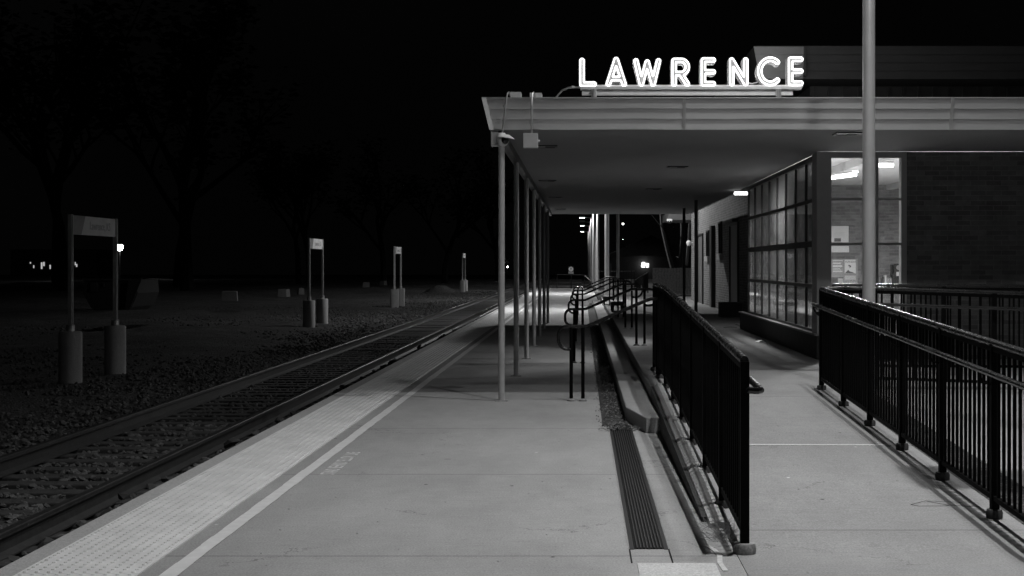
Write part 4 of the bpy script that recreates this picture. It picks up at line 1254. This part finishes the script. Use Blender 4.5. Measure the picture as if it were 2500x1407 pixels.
m = MB(); m.ball((fx(1572, 150.6), 150.6, fzz(646, 150.6)), .11, .11, .11); m.build('porch_lamp', 'far_lamp', hs)
m = MB(); m.box(fx(1566, 151), fx(1575, 151), 150.97, 150.995, fzz(654, 151), fzz(641, 151)); m.box(fx(1577, 151), fx(1584.5, 151), 150.97, 150.995, fzz(654, 151), fzz(643, 151)); m.build('window', 'far_window', hs)
hs2 = thing('house', 'pale roofed house behind the wooden fence', 'house', (fx(1690, 110), 111, .0))
m = MB(); m.box(fx(1668, 110), fx(1760, 110), 111, 118, 0, 2.7); m.build('wall', 'night_wall', hs2)
m = MB(); m.prism([(fx(1650, 110), fzz(626, 110)), (fx(1664, 110), fzz(634, 110)), (fx(1760, 110), fzz(636, 110)), (fx(1760, 110), fzz(629, 110)), (fx(1664, 110), fzz(629, 110))], 110., 110.5, lambda a, b, c: (a, c, b)); m.build('eave_board', 'white_paint', hs2)
m = MB(); m.ball((fx(1680, 108), 108, fzz(650, 108)), .3, .3, .34); m.build('bush', 'grass_ground', hs2)
bpy.data.objects.remove(hs2.children[-1])
# far lit building behind the trees on the left
wh = thing('warehouse', 'distant low building with lit windows glimpsed between trunks', 'building', (fx(125, 250), 251, ZG))
m = MB(); m.box(fx(20, 250), fx(230, 250), 251, 262, ZG, 4.2); m.build('wall', 'dark_steel', wh)
for a, b, c, d in ((68, 70.5, 640, 644), (76, 78.5, 648, 655), (95, 98.5, 641, 657), (100.5, 104, 640, 650), (116, 119, 647, 657), (121, 124, 639, 646), (140, 143.5, 642, 658), (151, 153.5, 637, 645), (178, 180, 640, 648), (181, 184, 645, 652)):
    if a < 230:
        m = MB(); m.box(fx(a, 250), fx(b, 250), 250.9, 250.99, fzz(d, 250), fzz(c, 250)); m.build('window', 'far_window', wh)
# crossing signal
cs = thing('crossing_signal', 'small white railway crossbuck sign beside a signal light', 'crossing signal', (fx(1238, 230), 230, ZG))
x, y, z = fx(1238, 230), 230, fzz(637, 230)
m = MB(); m.tube([(x, y + .1, ZG), (x, y + .1, z + .6)], .06, 8); m.build('pole', 'dark_steel', cs)
m = MB(); m.bar((x - .42, y, z - .42), (x + .42, y, z + .42), .02, .17, up=(0, 1, 0)); m.bar((x - .42, y - .02, z + .42), (x + .42, y - .02, z - .42), .02, .17, up=(0, 1, 0)); m.build('crossbuck', 'sign_white', cs)
m = MB(); m.ball((x + .1, y - .1, fzz(652, 230)), .12, .1, .12); m.build('signal_lamp', 'far_star', cs)
# warning sign at the end of the platform
ws = thing('warning_sign', 'small white sign with an exclamation mark at the far platform end', 'warning sign', (fx(1394, 98), 98, 0))
x, y, z = fx(1394, 98), 98, fzz(658, 98)
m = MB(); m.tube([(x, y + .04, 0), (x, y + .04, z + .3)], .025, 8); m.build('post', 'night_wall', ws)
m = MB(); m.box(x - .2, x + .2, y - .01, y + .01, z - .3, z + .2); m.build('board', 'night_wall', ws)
m = MB(); m.tube([(x, y - .011, z + .02), (x, y - .02, z + .02)], .16, 20); m.build('disc', 'sign_white', ws)
m = MB(); m.box(x - .022, x + .022, y - .026, y - .0205, z - .01, z + .11); m.box(x - .022, x + .022, y - .026, y - .0205, z - .08, z - .04); m.build('exclamation_mark', 'ink_dark', ws)
m = MB(); m.box(x - .17, x + .17, y - .016, y - .011, z - .2, z - .165); m.box(x - .17, x + .17, y - .016, y - .011, z - .27, z - .235); m.build('writing', 'sign_white', ws)
# far railings
railing('black railing of the far ramp descending past the benches', [(3.35, 75, .15), (3.45, 96, -.45)], [0, 4, 8, 12, 16, 20.9], 1, GR, .4, hand=False, foot=False)
railing('black railing across the lawn beyond the far lamp post', [(1.0, 92, .12), (3.3, 92, .12)], [0, 1.1, 2.25], 1, GR, .16, hand=False, foot=False)
fr = thing('end_handrail', 'pale pipe handrail at the far end of the platform', 'handrail', (fx(1415, 97), 97, 0))
m = MB(); m.tube([(fx(1360, 97.5), 97.5, .93), (fx(1427, 97.5), 97.5, .9), (fx(1437, 95), 95, .64), (fx(1446, 93), 93, .5)], .022, 8); m.build('rail', 'dark_steel', fr)
for px in (1360, 1395, 1427):
    m = MB(); m.tube([(fx(px, 97.5), 97.5, 0), (fx(px, 97.5), 97.5, .91)], .02, 8); m.build('post', 'dark_steel', fr)
# wall lamp and second camera on the wing
wl = thing('wall_lamp', 'white globe lamp on the corner of the brick wing, unlit', 'wall lamp', (fx(1682, 54), 53.9, fzz(594, 54)))
x, y, z = fx(1680, 54), 53.4, fzz(594, 54)
m = MB(); m.ball((x - .02, y, z + .02), .09, .09, .075); m.lathe([(.085, -.02), (.07, -.1), (.04, -.13)], (x - .02, y, z + .02), 14); m.build('globe', 'white_paint', wl)
m = MB(); m.tube([(x, y, z), (DX, y, z)], .02, 8); m.build('bracket', 'white_paint', wl)
c2 = thing('security_camera', 'small white security camera hanging under the far eave', 'security camera', (fx(1633, 54.5), 54.5, fzz(541, 54.5)))
x, y, z = fx(1633, 54.3), 53.8, fzz(541, 54.3)
m = MB(); m.box(x - .1, x + .1, y - .05, y + .12, z - .01, z + .08); m.build('housing', 'white_paint', c2, bevel=.02)
m = MB(); m.ball((x + .0, y - .0, z - .03), .08, .08, .06); m.build('dome', 'lens_black', c2)
m = MB(); m.tube([(x, y + .2, z + .05), (x, y + .2, 3.22)], .015, 6); m.build('conduit', 'white_paint', c2)

# ------------------------------------------------------------------ little things on the ground
m = MB()
pts = [(2.08, 9.33), (2.2, 9.45), (2.42, 9.40), (2.30, 9.29), (2.12, 9.28), (2.08, 9.33)]
m.tube([(a, b, zr(b) + .006) for a, b in pts] , .0015, 5)
m.tube([(2.2, 9.45, zr(9.45) + .006), (2.30, 9.29, zr(9.3) + .01), (2.5, 9.26, zr(9.26) + .006)], .0015, 5)
tag(m.build('wire', 'dark_steel', origin=(2.25, 9.35, zr(9.35))), 'thin bent wire lying on the ramp by the right railing', 'wire')
m = MB()
for i in range(110):
    a = rnd.uniform(0, 6.28); b = (rnd.gauss(.80, .045), rnd.gauss(8.48, .1), 0)
    L = rnd.uniform(.04, .13); u = Vector((math.cos(a), math.sin(a), rnd.uniform(.2, 1.2))).normalized()
    p = Vector((b[0], b[1], zr(b[1]) * .5)); q = p + u * L; w = q + (u + Vector((rnd.uniform(-.6, .6), rnd.uniform(-.6, .6), -.7))) * L * .5
    m.tube([p, q, w], [.0011, .0009, .0004], 4)
tag(m.build('weed', 'straw', origin=(.8, 8.48, 0)), 'dry tuft of grass at the foot of the left ramp railing', 'weed')
for (px, py, s, mat, nm, lab, cat) in ((1856, 836, .07, 'paper_white', 'crumpled_paper', 'crumpled white scrap on the walk beside the glass wall', 'litter'), (1782, 801, .1, 'leaf_dry', 'twig', 'dark twig lying on the walk by the left railing top', 'twig'), (1870, 822, .05, 'ink_dark', 'dead_leaf', 'dark curled leaf on the walk near the glass wall', 'leaf')):
    y = (H_EYE - ZU) * FPX / (py - VY); x = (px - VX) * y / FPX; m = MB()
    if nm == 'twig': m.tube([(x - .13, y, ZU + .012), (x, y + .03, ZU + .02), (x + .14, y - .01, ZU + .012)], [.006, .008, .004], 5)
    else:
        vs = []; n = 7
        for j in range(n):
            for i in range(n): vs.append((x + (i / (n - 1) - .5) * 2 * s + rnd.uniform(-.01, .01), y + (j / (n - 1) - .5) * 2.4 * s, ZU + .004 + rnd.random() * .5 * s * (1 - abs(i / (n - 1) - .5))))
        m.add(vs, [(j * n + i, j * n + i + 1, (j + 1) * n + i + 1, (j + 1) * n + i) for j in range(n - 1) for i in range(n - 1)])
    tag(m.build(nm, mat, origin=(x, y, ZU)), lab, cat)
# small pebbles and scraps scattered over platform and ramp
m = MB()
for i in range(120):
    y = rnd.uniform(7.2, 17) ; x = rnd.uniform(-2.0, 2.45)
    if .25 < x < .88 and y > 8: continue
    z = zr(y) if x > .88 else 0.
    s = rnd.uniform(.002, .006)
    Mx = Matrix.Translation((x, y, z + s * .4)) @ Matrix.Rotation(rnd.uniform(0, 6.28), 4, 'Z') @ Matrix.Diagonal((s * rnd.uniform(.7, 1.8), s, s * .6, 1))
    m.add([Mx @ Vector(p) for p in ico.tolist()], icf.tolist())
tag(m.build('grit', 'pedestal_concrete'), 'small pale grit scattered over the platform concrete', 'grit', kind='stuff')

# ------------------------------------------------------------------ world, camera, view
w = bpy.data.worlds.new('World'); S.world = w; w.use_nodes = True
n, l = w.node_tree.nodes, w.node_tree.links
bg = n['Background']
sky = n.new('ShaderNodeTexSky'); sky.sky_type = 'NISHITA'; sky.sun_disc = False; sky.sun_elevation = R(-4); sky.sun_rotation = R(200)
bw = n.new('ShaderNodeRGBToBW'); l.new(sky.outputs[0], bw.inputs[0])
tc = n.new('ShaderNodeTexCoord'); nz = n.new('ShaderNodeTexNoise'); nz.inputs['Scale'].default_value = 2.2; nz.inputs['Detail'].default_value = 6
l.new(tc.outputs['Generated'], nz.inputs['Vector'])
r = n.new('ShaderNodeValToRGB'); r.color_ramp.elements[0].position = .4; r.color_ramp.elements[0].color = grey(.0008); r.color_ramp.elements[1].position = .75; r.color_ramp.elements[1].color = grey(.0014)
l.new(nz.outputs['Fac'], r.inputs['Fac'])
ad = n.new('ShaderNodeMath'); ad.operation = 'MULTIPLY_ADD'; ad.inputs[1].default_value = .02
l.new(bw.outputs[0], ad.inputs[0]); l.new(r.outputs['Color'], ad.inputs[2])
l.new(ad.outputs[0], bg.inputs['Color']); bg.inputs['Strength'].default_value = 1.

cam = bpy.data.cameras.new('camera'); co = bpy.data.objects.new('camera', cam); COL.objects.link(co)
co.location = (0, 0, H_EYE); co.rotation_euler = (R(90), 0, 0)
cam.sensor_width = 36; cam.lens = 36 * FPX / 2500; cam.shift_x = -(VX - 1250) / 2500; cam.shift_y = -(703.5 - VY) / 2500
cam.clip_end = 1500; cam.clip_start = .05
S.camera = co
S.view_settings.view_transform = 'Standard'; S.view_settings.look = 'None'; S.view_settings.exposure = 0; S.view_settings.gamma = 1
S.cycles.use_denoising = True
S.cycles.max_bounces = 8; S.cycles.sample_clamp_indirect = 4
